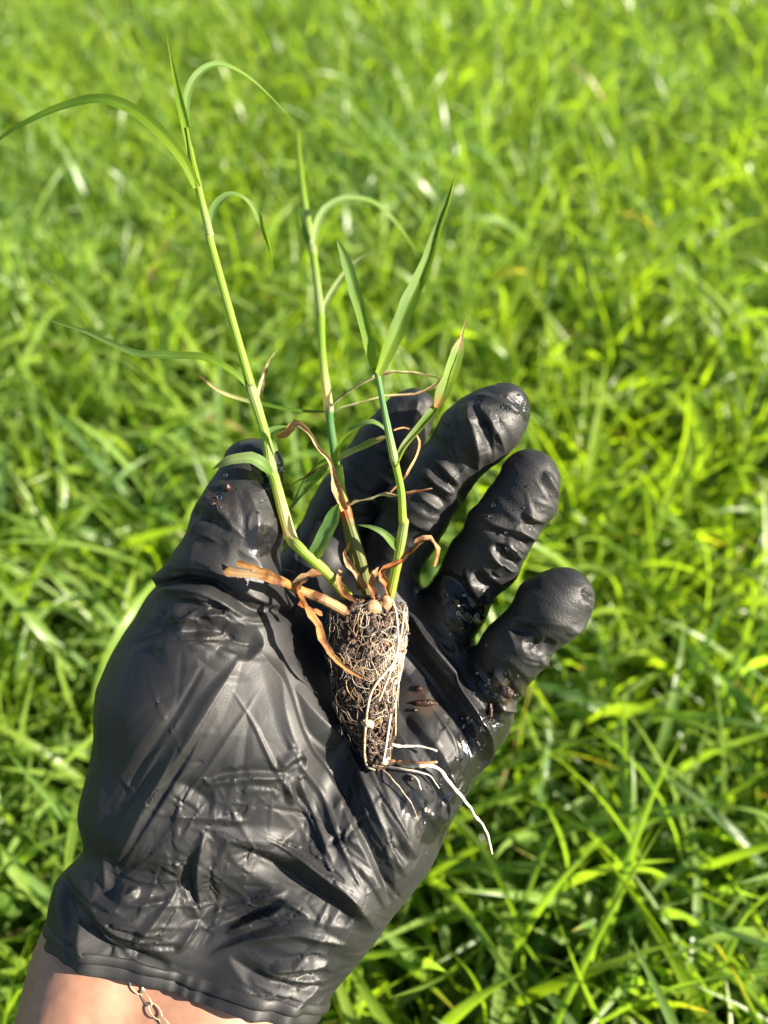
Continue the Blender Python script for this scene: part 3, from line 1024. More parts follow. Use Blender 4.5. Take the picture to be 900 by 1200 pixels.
# ---- rolled cuff: follow the film's open edge
def cuff_loop():
    ed = np.concatenate([gf[:, [i, (i + 1) % 4]] for i in range(4)]); ed.sort(1)
    key = ed[:, 0].astype(np.int64) * len(gv) + ed[:, 1]
    uq, cnt = np.unique(key, return_counts=True)
    bk = uq[cnt == 1]
    pts = gv[np.unique(np.concatenate([bk // len(gv), bk % len(gv)]))]
    c = pts.mean(0)
    side = np.array([0.961, -0.277, 0]); up = np.array([0, 0, 1.0])
    ang = np.arctan2((pts - c) @ up, (pts - c) @ side)
    o = np.argsort(ang); pts = pts[o]; ang = ang[o]
    N = 220
    A = np.linspace(-math.pi, math.pi, N, endpoint=False)
    out = []
    for a in A:
        dd = np.abs((ang - a + math.pi) % (2 * math.pi) - math.pi)
        wgt = np.exp(-(dd / 0.05) ** 2) + 1e-9
        out.append((pts * wgt[:, None]).sum(0) / wgt.sum())
    return np.array(out), c


loop, lc = cuff_loop()
wob = np.array([vnoise(np.array([[math.cos(a) * 2.2, math.sin(a) * 2.2, 0.3]]), 5)[0] for a in np.linspace(0, 2 * math.pi, len(loop), endpoint=False)])
out_dir = (loop - lc) / np.linalg.norm(loop - lc, axis=1)[:, None]
ca = np.linspace(0, 2 * math.pi, len(loop), endpoint=False)
cn = lambda k, sd: np.array([vnoise(np.array([[math.cos(q) * k, math.sin(q) * k, 0.3]]), sd)[0] for q in ca])
w1, w2, w3, w4 = cn(2.2, 5), cn(5.0, 6), cn(11.0, 7), cn(4.0, 8)


def hoop(dz, half, thick, lift, sharp):
    """a flattened hem: long side along the arm, thin side off the skin"""
    V = []; sides = 14
    for i in range(len(loop)):
        c = loop[i] + CUFF_A * (dz + 0.9 * w1[i] + 0.3 * w2[i]) + out_dir[i] * (lift + 0.5 * w2[i] + 0.2 * w3[i])
        tilt = 0.25 * w4[i] + 0.25 * w3[i]
        e1 = CUFF_A * math.cos(tilt) + out_dir[i] * math.sin(tilt); e2 = -CUFF_A * math.sin(tilt) + out_dir[i] * math.cos(tilt)
        hl = half * (1 + 0.28 * w4[i] + 0.12 * w3[i])
        for j in range(sides):
            t = 2 * math.pi * j / sides
            x, y = math.cos(t), math.sin(t)
            V.append(c + e1 * hl * np.sign(x) * abs(x) ** sharp + e2 * thick * (1 + 0.3 * w3[i]) * y)
    n = len(loop)
    F = np.array([(i * sides + j, i * sides + (j + 1) % sides, ((i + 1) % n) * sides + (j + 1) % sides, ((i + 1) % n) * sides + j) for i in range(n) for j in range(sides)])
    sv, sn, sf = subdivide(np.array(V), F, 1)
    return mesh_np('cuff_hem', to_world(sv), sf, M['glove'], parent=glove, vcol=np.tile([0, 0, 0, 1.0], (len(sv), 1)))


hoop(0.2, 1.6, 0.85, 0.1, 0.9)
hoop(2.9, 2.2, 0.5, -1.4, 0.8)

#@@PLANT
# ================================================================== the plug of grass in the palm
def ribbon(pts, W, mat, name, parent, twist=(0, 0), fold=0.35, hint=(0.25, 0.35, 1.0), colr=((.08, .17, .03),), prof='leaf', wave=0.0, nsub=7, tipc=None):
    """pts: (px, py, Z mm); W: full width in mm at the broadest"""
    P = smooth_poly([hp(*q) for q in pts], nsub)
    # even spacing
    sl = np.concatenate([[0], np.cumsum(np.linalg.norm(np.diff(P, axis=0), axis=1))])
    n = max(10, int(sl[-1] / 1.6)); n = min(n, 70)
    tt = np.linspace(0, 1, n)
    P = np.stack([np.interp(tt * sl[-1], sl, P[:, i]) for i in range(3)], -1)
    T = np.gradient(P, axis=0); T /= np.linalg.norm(T, axis=1)[:, None]
    if prof == 'leaf':
        w = np.minimum(1, 0.62 + 1.9 * tt) * np.clip((1 - tt) / 0.62, 0, 1) ** 0.8
    elif prof == 'blunt':
        w = np.minimum(1, 0.45 + 3 * tt) * np.clip((1 - tt) / 0.22, 0, 1) ** 0.6
    elif prof == 'strip':
        w = np.clip(0.75 + 0.25 * np.sin(tt * 9), 0, 1) * np.clip((1 - tt) / 0.10, 0, 1) ** 0.3
    else:   # thin
        w = np.clip(0.5 + 0.5 * np.sin(tt * 3.1), 0, 1) * 0.9 + 0.1
    dry_ = mat is M['dry']
    w = np.maximum(w, 0.035) * W / 2 * (0.66 if dry_ else 0.80)
    ph_ = float(P[0, 0]) + float(P[-1, 1])
    q_ = np.stack([tt * 9 + ph_, tt * 0 + 0.5, tt * 0], -1)
    w = w * (1 + (0.30 if dry_ else 0.10) * vnoise(q_, 3) + (0.22 if dry_ else 0.05) * vnoise(q_ * 3.1, 4))
    P = P + np.stack([vnoise(q_, 5), vnoise(q_, 6), vnoise(q_, 7)], -1) * (0.55 if dry_ else 0.22) * np.sin(np.pi * tt)[:, None]
    T = np.gradient(P, axis=0); T /= np.linalg.norm(T, axis=1)[:, None]
    if dry_:
        fold = fold * 1.5; wave = wave + 0.25
    if wave:
        w = w * (1 + 0.25 * wave * np.sin(tt * 21 + P[:, 0]))
    hint = np.array(hint, float)
    na = 7
    V = []; UV = []; C = []
    cs = np.array(colr, float)
    cx = np.linspace(0, 1, len(cs)) if len(cs) > 1 else np.array([0.0])
    for i in range(n):
        S, N_ = ortho(T[i], hint)          # S across, N_ up from the blade
        N_ = -N_ if N_ @ hint < 0 else N_
        if isinstance(twist[0], (int, float)):
            a = twist[0] + (twist[1] - twist[0]) * tt[i]
        S2 = S * math.cos(a) + N_ * math.sin(a); N2 = -S * math.sin(a) + N_ * math.cos(a)
        cc = np.array([np.interp(tt[i], cx, cs[:, k]) for k in range(3)])
        for j in range(na):
            u = j / (na - 1) * 2 - 1
            lift = fold * (abs(u) ** 1.4) * w[i] + wave * 0.25 * w[i] * math.sin(tt[i] * 30 + u * 2 + ph_) + (0.16 * w[i] * math.sin(u * 6 + tt[i] * 17) if dry_ else 0)
            V.append(P[i] + S2 * u * w[i] + N2 * lift)
            UV.append((j / (na - 1), tt[i]))
            k = 1.25 if abs(u) < 0.1 else 1.0           # pale midrib
            C.append((*(np.minimum(cc * k, 0.9)), 1))
    F = [(i * na + j, i * na + j + 1, (i + 1) * na + j + 1, (i + 1) * na + j) for i in range(n - 1) for j in range(na - 1)]
    return mesh_np(name, to_world(np.array(V)), F, mat, parent=parent, uv=np.array(UV), vcol=np.array(C))


def stalk(name, pts, rads, colr, parent, mat=None, nsub=8, sides=12):
    q = smooth_poly([(*hp(*p), r, *c) for p, r, c in zip(pts, rads, colr)], nsub)
    P = q[:, :3]; r = q[:, 3] * 0.84 * (1 + 0.02 * rng.normal(0, 1, len(q)))
    V, F, UV = tube(P, r, sides)
    cc = np.repeat(np.clip(q[:, 4:7], 0.004, 1), sides, 0)
    C = np.concatenate([cc, np.ones((len(cc), 1))], 1)
    return mesh_np(name, to_world(V), F, mat or M['stem'], parent=parent, uv=UV, vcol=C)


# plug geometry: (px, py, radius px) down its axis
PLUG = [(434, 708, 35), (431, 733, 40), (429, 763, 38), (428, 800, 31), (431, 835, 26), (438, 865, 19), (441, 885, 13), (440, 901, 6)]
PZ = [glove_z(p[0], p[1]) for p in PLUG]
print('palm heights under the plug', [round(z, 1) for z in PZ])
pl_c = []; pl_r = []
for (px, py, r), z in zip(PLUG, PZ):
    pl_r.append(r * K * 275)
for i, ((px, py, r), z) in enumerate(zip(PLUG, PZ)):
    pl_c.append(z)
zl = np.polyfit([p[1] for p in PLUG], pl_c, 1)
PLUGC = [hp(p[0], p[1], np.polyval(zl, p[1]) + pl_r[i] * 0.72 + 1.0) for i, p in enumerate(PLUG)]
plug_base = PLUGC[-1]
ZT = PLUGC[0][2]                       # height of the crown
print('crown Z', ZT)

plant = empty('grass_plant', to_world(PLUGC[3] + np.array([0, 0, -pl_r[3]])))
tag(plant, 'young grass plant with a root-bound soil plug lying in the gloved palm', 'plant')


def plug_point(s, th, lift=0.0):
    """s 0..1 down the plug, th angle around its axis (0 = right, pi/2 = towards the light side / out of the palm)"""
    x = s * (len(PLUGC) - 1); i = int(min(x, len(PLUGC) - 2)); f = x - i
    c = PLUGC[i] * (1 - f) + PLUGC[i + 1] * f
    r = pl_r[i] * (1 - f) + pl_r[i + 1] * f
    t = PLUGC[i + 1] - PLUGC[i]; t = t / np.linalg.norm(t)
    S = np.array([1.0, 0, 0]); S = S - t * (S @ t); S /= np.linalg.norm(S)
    U = np.cross(S, t); U = U if U[2] > 0 else -U
    return c + (S * math.cos(th) + U * math.sin(th) * 0.85) * (r + lift)


def build_plug():
    ns, na = 60, 56
    V = []; F = []
    for i in range(ns + 1):
        for j in range(na):
            V.append(plug_point(i / ns, 2 * math.pi * j / na))
    V = np.array(V)
    ax = np.array([plug_point(i / ns, 0, 0) for i in range(ns + 1)])
    cen = V.reshape(ns + 1, na, 3).mean(1)
    rad = V.reshape(ns + 1, na, 3) - cen[:, None]
    rad /= np.linalg.norm(rad, axis=-1)[..., None] + 1e-9
    V = V + rad.reshape(-1, 3) * (2.1 * vnoise(V * 0.25, 3) + 0.9 * (0.5 - voro(V * 0.55, 4)[0]) * 2 + 0.4 * vnoise(V * 1.3, 7))[:, None]
    for i in range(ns):
        for j in range(na):
            F.append((i * na + j, i * na + (j + 1) % na, (i + 1) * na + (j + 1) % na, (i + 1) * na + j))
    top = cen[0] + np.array([0, 2.0, 0.5]); bot = cen[-1]
    V = np.vstack([V, top, bot])
    for j in range(na):
        F.append((len(V) - 2, (j + 1) % na, j)); F.append((len(V) - 1, ns * na + j, ns * na + (j + 1) % na))
    return mesh_np('root_plug', to_world(V), F, M['peat'], parent=plant)


plug = build_plug()
plug['label'] = 'dark wet soil plug bound by fine pale roots'


def fine_roots(name, n, mat, rlo, rhi, thc, ths, slo, shi, lift, curl, npt=16, step=0.9, loops=0.25):
    V = []; F = []; off = 0
    for k in range(n):
        for _ in range(6):
            s = random.uniform(slo, shi); th = random.gauss(thc, ths)
            if vnoise(np.array([[s * 7.0, th * 1.9, rlo * 40]]), 33)[0] > random.uniform(-0.25, 0.25): break
        h = random.uniform(0, 2 * math.pi); dh = random.gauss(0, curl)
        pts = []; l0 = random.uniform(0.0, lift); bow = random.uniform(0, 1.2) if random.random() < loops else 0.15
        m = random.randint(npt // 2, npt)
        for i in range(m):
            f = i / (m - 1)
            pts.append(plug_point(min(max(s, 0), 1), th, l0 + bow * math.sin(f * math.pi) + 0.35))
            r = 4 + 9 * (1 - s)
            s += math.sin(h) * step / 52; th += math.cos(h) * step / r
            dh += random.gauss(0, curl * 0.5); dh *= 0.9; h += dh
            if s < 0 or s > 1: h = -h
        P = smooth_poly(pts, 2)
        r = random.uniform(rlo, rhi)
        v, fc, _ = tube(P, np.linspace(r, r * 0.6, len(P)), 4, caps=False)
        V.append(v); F += [tuple(x + off for x in q) for q in fc]; off += len(v)
    o = mesh_np(name, to_world(np.vstack(V)), np.array(F), mat, parent=plug)
    o['kind'] = 'stuff'
    return o


fine_roots('fine_roots', 55, M['root'], 0.03, 0.09, 0.8, 0.8, 0.03, 0.85, 0.9, 0.30, npt=22, step=1.1)
fine_roots('fine_roots', 105, M['rootw'], 0.03, 0.085, 0.45, 0.38, 0.0, 0.48, 1.7, 0.42, npt=20, step=1.0, loops=0.5)
fine_roots('fine_roots', 14, M['rootw'], 0.06, 0.12, 0.6, 0.5, 0.5, 0.98, 0.8, 0.30, npt=20, step=1.0, loops=0.4)
fine_roots('fine_roots', 55, M['rootb'], 0.07, 0.20, 1.2, 1.0, 0.0, 0.98, 0.5, 0.22, npt=20, step=1.2)
fine_roots('fine_roots', 60, M['root'], 0.03, 0.07, 2.7, 0.5, 0.10, 0.75, 2.6, 0.5, loops=0.8)


def plug_crumbs(n):
    V = []; F = []; off = 0
    bm = bmesh.new(); bmesh.ops.create_icosphere(bm, subdivisions=1, radius=1.0)
    bv = np.array([x.co[:] for x in bm.verts]); bf = [[y.index for y in x.verts] for x in bm.faces]; bm.free()
    for k in range(n):
        c = plug_point(random.uniform(0.0, 0.98), random.gauss(1.0, 1.1), random.uniform(-0.3, 1.1))
        r = random.uniform(0.35, 1.15)
        v = bv * (1 + 0.45 * vnoise(bv * 1.5 + k * 1.7, k))[:, None] * np.array([random.uniform(.6, 1.4) for _ in range(3)]) * r + c
        V.append(v); F += [[i + off for i in f] for f in bf]; off += len(v)
    o = mesh_np('soil_crumbs', to_world(np.vstack(V)), np.array(F), M['peat'], parent=plug, smooth=False)
    o['kind'] = 'stuff'


plug_crumbs(650)


def root_line(pts, r0, r1, mat, label=None, hairs=0):
    P = smooth_poly([hp(*p) for p in pts], 8)
    P = P + np.stack([vnoise(P * 0.35, 51), vnoise(P * 0.35, 52), vnoise(P * 0.35, 53)], -1) * 0.35
    v, f, _ = tube(P, np.linspace(r0, r1, len(P)) * (1 + 0.12 * rng.normal(0, 1, len(P))), 8)
    o = mesh_np('root', to_world(v), f, mat, parent=plug)
    if label: o['label'] = label
    return o


def gz(px, py, h): return (px, py, max(glove_z(px, py), -9) + h)


ZB = PLUGC[-1][2]
root_line([(448, 893, ZB), (470, 896, ZB), gz(490, 897, 3), gz(510, 899, 3.5), gz(530, 921, 4), (553, 950, glove_z(530, 921) + 2), (569, 974, glove_z(530, 921)), (577, 1001, glove_z(530, 921) - 1)], 0.85, 0.32, M['rootw'], 'long thick white root hanging free past the palm edge')
root_line([(445, 890, ZB), (470, 893, ZB + 1), gz(490, 894, 3.5), gz(512, 893, 4)], 0.75, 0.4, M['rootb'])
root_line([(455, 872, ZB + 2), (470, 875, ZB + 2), gz(492, 874, 3), gz(512, 881, 3)], 0.55, 0.3, M['rootw'])
root_line([(450, 897, ZB), (470, 903, ZB), gz(488, 913, 2), gz(494, 926, 1.5)], 0.38, 0.18, M['rootw'])
root_line([(452, 898, ZB), gz(478, 902, 2), gz(503, 908, 2), gz(514, 924, 1.5)], 0.32, 0.14, M['rootw'])
root_line([(446, 900, ZB), gz(462, 915, 1.5), gz(478, 936, 1.2), gz(491, 962, 1)], 0.26, 0.1, M['root'])
for pts, r, m in (
    ([(0.02, 0.35), (0.18, 0.55), (0.35, 0.75), (0.52, 1.15)], 0.42, 'root'),
    ([(0.22, 0.15), (0.33, 0.7), (0.42, 1.2), (0.52, 1.5), (0.72, 2.0), (0.93, 2.3), (0.98, 1.6)], 0.45, 'root'),
    ([(0.60, 0.6), (0.75, 0.95), (0.9, 1.1)], 0.40, 'rootw'),
    ([(0.03, 0.1), (0.25, 0.05), (0.5, 0.05), (0.72, 0.1)], 0.30, 'root'),
    ([(0.0, 0.9), (0.12, 0.75), (0.3, 0.6), (0.44, 0.95)], 0.30, 'rootw'),
):
    P = smooth_poly([plug_point(s, th, 1.6) for s, th in pts], 10)
    v, f, _ = tube(P, np.linspace(r, r * 0.8, len(P)), 8)
    mesh_np('root', to_world(v), f, M[m], parent=plug)


def lump(name, c, r, mat, parent, seed, squash=(1, 1, 1), sub=2, rough=0.35, origin_w=None):
    bm = bmesh.new(); bmesh.ops.create_icosphere(bm, subdivisions=sub, radius=1.0)
    v = np.array([x.co[:] for x in bm.verts]); f = [[y.index for y in x.verts] for x in bm.faces]; bm.free()
    v = v * (1 + rough * vnoise(v * 1.7 + seed * 3.3, seed))[:, None]
    v = v * np.array(squash) * r + c
    return mesh_np(name, to_world(v), f, mat, parent=parent, origin=None if parent is not None else to_world(np.array(c)))


for i, (s, th, r) in enumerate([(0.62, 1.62, 1.5), (0.60, 1.75, 1.0), (0.88, 0.95, 1.5), (0.86, 0.6, 0.9), (0.3, 0.25, 1.1), (0.42, 0.1, 0.9), (0.2, 0.75, 0.9), (0.55, 0.1, 1.0), (0.78, 1.2, 0.8)]):
    lump('perlite_grain', plug_point(s, th, 0.5), r * 0.85, M['perlite'], plug, 20 + i, rough=0.9)
lump('crown_knob', hp(437, 713, ZT + 9), 2.7, M['rootb'], plug, 41, (1, 1.1, 0.9), 2, 0.12)
lump('crown_knob', hp(452, 706, ZT + 8), 2.0, M['rootb'], plug, 42, (1, 1.3, 0.9), 2, 0.15)
lump('crown_knob', hp(420, 716, ZT + 8), 1.8, M['rootb'], plug, 43, (1.2, 1, 0.9), 2, 0.15)

Gs = (0.20, 0.30, 0.045); Gy = (0.27, 0.33, 0.06); Gb = (0.10, 0.20, 0.07); Gd_ = (0.068, 0.135, 0.013)
Lf = (0.100, 0.180, 0.014); Lb = (0.105, 0.180, 0.045); Ly = (0.150, 0.230, 0.014); Lp = (0.24, 0.30, 0.12)
Pale = (0.45, 0.42, 0.22); Tan = (0.33, 0.225, 0.115); Or = (0.30, 0.150, 0.045); Br = (0.26, 0.11, 0.03); Red = (0.30, 0.09, 0.025); Ol = (0.14, 0.15, 0.045)

Z0 = ZT + 4
ZA = max(glove_z(322, 560) + 3.5, Z0 + 4)
print('stem over thumb Z', ZA)
# ---- main stem
A = stalk('stem', [(412, 706, Z0), (388, 676, Z0 + 3), (352, 643, Z0 + 8), (340, 626, ZA - 2), (322, 562, ZA), (318, 552, ZA), (311, 510, ZA), (294, 455, ZA), (293, 449, ZA), (271, 372, ZA), (247, 285, ZA - 1), (245, 272, ZA - 1), (236, 235, ZA - 2), (231, 214, ZA - 2), (224, 180, ZA - 3), (219, 150, ZA - 3)],
          [2.2, 2.0, 1.9, 2.2, 1.9, 2.15, 1.75, 1.95, 1.65, 1.5, 1.4, 1.5, 1.3, 1.45, 1.1, 0.8],
          [Gy, Gy, Gs, Pale, Gs, Lp, Gs, Lp, Gs, Gs, Gs, Lp, Gs, Ly, Ly, Ly], plant)
A['label'] = 'tall main stem leaning left over the thumb'
ribbon([(231, 220, ZA - 1), (215, 188, ZA), (190, 158, ZA), (160, 132, ZA - 2), (122, 117, ZA - 4), (80, 122, ZA - 8), (38, 140, ZA - 12), (0, 163, ZA - 18), (-34, 196, ZA - 24)], 4.6, M['leaf'], 'leaf', A, (0.3, 0.5), 0.3, colr=(Ly, Lf, Lf, Gd_), hint=(0.2, 0.5, 0.9))
ribbon([(224, 186, ZA - 3), (217, 145, ZA - 3), (207, 100, ZA - 5), (195, 38, ZA - 8)], 3.0, M['leaf'], 'leaf', A, (0.2, 0.5), 0.5, colr=(Ly, Lf, Ly))
ribbon([(222, 172, ZA - 4), (217, 130, ZA - 5), (226, 95, ZA - 8), (251, 76, ZA - 12), (282, 85, ZA - 18), (312, 109, ZA - 26), (344, 142, ZA - 36)], 3.2, M['leaf'], 'leaf', A, (-0.9, -0.2), 0.4, colr=(Lf, Lb, Lf, Lf), hint=(-0.1, 0.6, 0.8))
ribbon([(245, 270, ZA - 3), (253, 242, ZA - 6), (273, 228, ZA - 9), (297, 245, ZA - 13), (314, 282, ZA - 17), (321, 320, ZA - 22)], 3.9, M['leaf'], 'leaf', A, (-0.7, 0.3), 0.35, colr=(Lb, Lb, Lf, Lf), hint=(-0.4, 0.7, 0.6))
ribbon([(295, 458, ZA), (272, 436, ZA + 2), (240, 420, ZA + 2), (200, 417, ZA), (165, 416, ZA - 2), (130, 402, ZA - 5), (98, 388, ZA - 8), (50, 373, ZA - 12)], 3.7, M['leaf'], 'leaf', A, (0.2, 0.9), 0.4, colr=(Lf, Lf, Lb, Lb, Lb), hint=(0.2, 0.8, 0.6))
ribbon([(319, 556, ZA + 1.5), (309, 545, ZA + 5), (292, 537, ZA + 7), (268, 541, ZA + 7), (248, 551, ZA + 5)], 5.0, M['leaf'], 'leaf', A, (0.6, -0.2), 0.25, colr=(Gd_, Lb, Lp, Lb), hint=(0.1, 0.7, 0.7), prof='blunt')
ribbon([(322, 530, ZA - 1), (314, 514, ZA), (322, 504, ZA - 1), (338, 501, ZA - 3), (352, 497, ZA - 5)], 4.6, M['leaf'], 'leaf', A, (-0.6, 0.7), 0.4, colr=(Lb, Lb, Lf), hint=(-0.2, 0.6, 0.7))
ribbon([(366, 656, Z0 + 6), (374, 640, Z0 + 9), (388, 612, Z0 + 12), (397, 590, Z0 + 14)], 5.4, M['leaf'], 'leaf', A, (0.0, 0.3), 0.3, colr=(Lb, Gb, Gd_), prof='blunt')

# ---- middle shoot with its dead sheath
B = stalk('stem', [(432, 700, Z0 - 1), (424, 662, Z0 + 2), (410, 615, Z0 + 5), (405, 598, Z0 + 6), (400, 575, Z0 + 6), (396, 545, Z0 + 6)],
          [2.1, 2.2, 2.1, 2.2, 1.7, 1.5], [Ol, Ol, Ol, Red, Gs, Gs], plant)
B['label'] = 'short olive shoot with a reddish node'
ribbon([(404, 598, Z0 + 9), (394, 570, Z0 + 10), (388, 545, Z0 + 12), (372, 522, Z0 + 14), (356, 499, Z0 + 14), (346, 495, Z0 + 13), (334, 506, Z0 + 11), (325, 513, Z0 + 9)], 3.8, M['dry'], 'dry_leaf', B, (0.3, 0.9), 0.5, colr=(Or, Tan, Tan, Tan, Br), prof='strip', wave=0.4)
ribbon([(394, 550, Z0 + 6), (398, 527, Z0 + 8), (412, 506, Z0 + 10), (432, 495, Z0 + 11), (446, 499, Z0 + 10), (457, 512, Z0 + 8)], 5.0, M['leaf'], 'leaf', B, (0.5, -0.5), 0.35, colr=(Lf, Lf, Lb, Lb), hint=(-0.1, 0.8, 0.6))
ribbon([(384, 552, Z0 + 3), (400, 538, Z0 + 5), (426, 525, Z0 + 6), (456, 511, Z0 + 6)], 5.2, M['leaf'], 'leaf', B, (0.5, 0.2), 0.35, colr=(Lp, Lp, Ly, Tan), hint=(-0.1, 0.6, 0.7), prof='blunt')
ribbon([(396, 556, Z0 + 3), (384, 545, Z0 + 1), (366, 560, Z0 - 1), (350, 582, Z0 - 3), (338, 600, Z0 - 4)], 5.2, M['leaf'], 'leaf', B, (0.3, -0.3), 0.3, colr=(Ly, Lf, Lb, Lb))
ribbon([(407, 594, Z0 + 8), (420, 588, Z0 + 10), (440, 583, Z0 + 11), (468, 581, Z0 + 12), (488, 578, Z0 + 11), (507, 573, Z0 + 10)], 3.2, M['dry'], 'dry_leaf', B, (0.7, 0.2), 0.4, colr=(Tan, Pale, Tan, Tan), wave=0.3, prof='thin', hint=(0.0, 0.8, 0.6))
ribbon([(341, 569, Z0 - 2), (360, 558, Z0 + 1), (380, 546, Z0 + 4), (402, 536, Z0 + 7)], 0.9, M['dry'], 'dry_leaf', B, (0, 0), 0.3, colr=(Br, Br, Tan), prof='thin')
ribbon([(428, 690, Z0 + 4), (414, 668, Z0 + 6), (405, 650, Z0 + 7), (412, 630, Z0 + 8)], 3.0, M['dry'], 'dry_leaf', B, (0, 0.8), 0.5, colr=(Br, Tan, Br), wave=0.5)
ribbon([(398, 668, Z0 + 3), (396, 680, Z0 + 5), (402, 695, Z0 + 6), (418, 706, Z0 + 6)], 3.0, M['dry'], 'dry_leaf', B, (0.4, 0), 0.5, colr=(Tan, Br, Or), wave=0.5, prof='thin')
ribbon([(440, 702, Z0 + 5), (434, 685, Z0 + 6), (436, 672, Z0 + 6), (444, 664, Z0 + 5)], 3.4, M['dry'], 'dry_leaf', B, (0.2, -0.8), 0.6, colr=(Br, Br, Tan), wave=0.4, prof='blunt')

# ---- rear stem, leaning away from the lens
Zr = Z0 - 2
Cc = stalk('stem', [(424, 690, Zr - 2), (412, 640, Zr - 2), (398, 570, Zr - 4), (389, 510, Zr - 10), (386, 486, Zr - 14), (385, 476, Zr - 16), (378, 420, Zr - 28), (376, 372, Zr - 46), (375, 364, Zr - 49), (368, 305, Zr - 75), (366, 292, Zr - 80), (358, 245, Zr - 100), (352, 200, Zr - 120), (348, 150, Zr - 140)],
           [1.8, 1.7, 1.6, 1.5, 1.55, 1.9, 1.6, 1.7, 2.0, 1.8, 2.2, 1.8, 1.6, 0.9], [Ol, Ol, Gd_, Gb, Gb, Pale, Gs, Gs, Lp, Gs, Lp, Gs, Ly, Ly], plant)
Cc['label'] = 'rear stem leaning away, thin and soft green'
ribbon([(366, 296, Zr - 79), (370, 268, Zr - 82), (384, 243, Zr - 86), (410, 232, Zr - 92), (442, 240, Zr - 100), (470, 268, Zr - 108), (492, 302, Zr - 116)], 4.0, M['leaf'], 'leaf', Cc, (-0.5, -0.2), 0.3, colr=(Lp, Lb, Lf, Lf), hint=(-0.1, 0.5, 0.9))
ribbon([(364, 290, Zr - 81), (357, 272, Zr - 84), (352, 252, Zr - 87), (349, 232, Zr - 90)], 3.2, M['leaf'], 'leaf', Cc, (0.2, 0.5), 0.4, colr=(Lf, Gd_, Lf))
ribbon([(375, 370, Zr - 48), (388, 344, Zr - 56), (412, 312, Zr - 68), (440, 295, Zr - 80), (492, 284, Zr - 100)], 2.6, M['leaf'], 'leaf', Cc, (-0.5, 0.4), 0.4, colr=(Lp, Lp, Lb, Lb), hint=(-0.2, 0.8, 0.5))
ribbon([(386, 480, Zr - 15), (404, 463, Zr - 13), (432, 446, Zr - 12), (470, 437, Zr - 12), (500, 441, Zr - 13), (520, 446, Zr - 14)], 3.0, M['dry'], 'dry_leaf', Cc, (0.2, 0.6), 0.5, colr=(Lp, Pale, Pale, Tan), hint=(0, 0.7, 0.7), prof='thin')
ribbon([(386, 484, Zr - 15), (410, 476, Zr - 14), (440, 468, Zr - 14), (478, 464, Zr - 15), (508, 455, Zr - 16), (528, 432, Zr - 17)], 2.2, M['dry'], 'dry_leaf', Cc, (0.4, 0.2), 0.5, colr=(Lp, Pale, Tan, Tan), hint=(0, 0.7, 0.7), prof='thin')
ribbon([(384, 483, Zr - 16), (345, 481, Zr - 15), (305, 473, Zr - 15), (262, 461, Zr - 15), (233, 440, Zr - 15)], 1.8, M['leaf'], 'leaf', Cc, (0.4, 0.6), 0.5, colr=(Gd_, Gd_, Gd_, Pale, Tan), hint=(0, 0.7, 0.7), prof='thin')
ribbon([(300, 476, Zr - 26), (306, 455, Zr - 30), (314, 428, Zr - 36), (330, 404, Zr - 44)], 2.4, M['dry'], 'dry_leaf', Cc, (0.1, 0.6), 0.4, colr=(Tan, Pale, Lp))

# ---- right stem
D_ = stalk('stem', [(456, 702, Z0), (466, 656, Z0 + 6), (473, 615, Z0 + 11), (472, 608, Z0 + 12), (470, 575, Z0 + 14), (464, 546, Z0 + 16), (462, 538, Z0 + 16), (452, 490, Z0 + 17), (445, 452, Z0 + 17), (441, 432, Z0 + 17)],
           [1.9, 1.7, 1.75, 1.5, 1.35, 1.3, 1.5, 1.15, 1.0, 1.15], [Gy, Gy, Lp, Gy, Gs, Gs, Lp, Gb, Gb, Ly], plant)
D_['label'] = 'upright right stem with two stiff leaves in a V'
ribbon([(440, 438, Z0 + 17), (430, 392, Z0 + 17), (415, 340, Z0 + 16), (404, 303, Z0 + 15), (395, 282, Z0 + 14)], 4.2, M['leaf'], 'leaf', D_, (0.4, 0.1), 0.55, colr=(Ly, Lf, Lb, Lb), prof='blunt')
ribbon([(442, 438, Z0 + 18), (460, 396, Z0 + 18), (480, 351, Z0 + 17), (500, 308, Z0 + 15), (517, 260, Z0 + 12), (525, 238, Z0 + 11), (534, 203, Z0 + 8)], 6.0, M['leaf'], 'leaf', D_, (-0.55, 1.0), 0.55, colr=(Ly, Gd_, Lf, Gd_, Ly), prof='leaf', wave=0.15)
d3 = ribbon([(463, 548, Z0 + 17), (474, 524, Z0 + 15), (494, 500, Z0 + 12), (512, 477, Z0 + 9), (520, 455, Z0 + 7), (530, 425, Z0 + 5), (540, 397, Z0 + 3), (547, 371, Z0 + 1)], 3.6, M['leaf'], 'leaf', D_, (0.7, 0.1), 0.45, colr=(Lf, Lp, Lf, Lf, Ly, Lf, Tan, Br))
ribbon([(511, 478, Z0 + 10), (518, 462, Z0 + 8), (527, 440, Z0 + 6), (537, 408, Z0 + 4), (541, 394, Z0 + 3)], 5.2, M['leaf'], 'leaf', D_, (0.1, -0.2), 0.35, colr=(Br, Lf, Ly, Lf, Tan), prof='blunt')
ribbon([(466, 644, Z0 + 8), (452, 627, Z0 + 11), (436, 618, Z0 + 12), (419, 615, Z0 + 11)], 3.0, M['leaf'], 'leaf', D_, (0.3, 0.3), 0.4, colr=(Lf, Lb, Lb), hint=(0, 0.5, 0.8))
ribbon([(462, 664, Z0 + 6), (478, 650, Z0 + 8), (492, 637, Z0 + 9), (504, 632, Z0 + 9), (511, 643, Z0 + 8), (508, 664, Z0 + 7)], 3.2, M['dry'], 'dry_leaf', D_, (0.3, 0.9), 0.5, colr=(Br, Or, Tan, Or), wave=0.3, prof='thin')
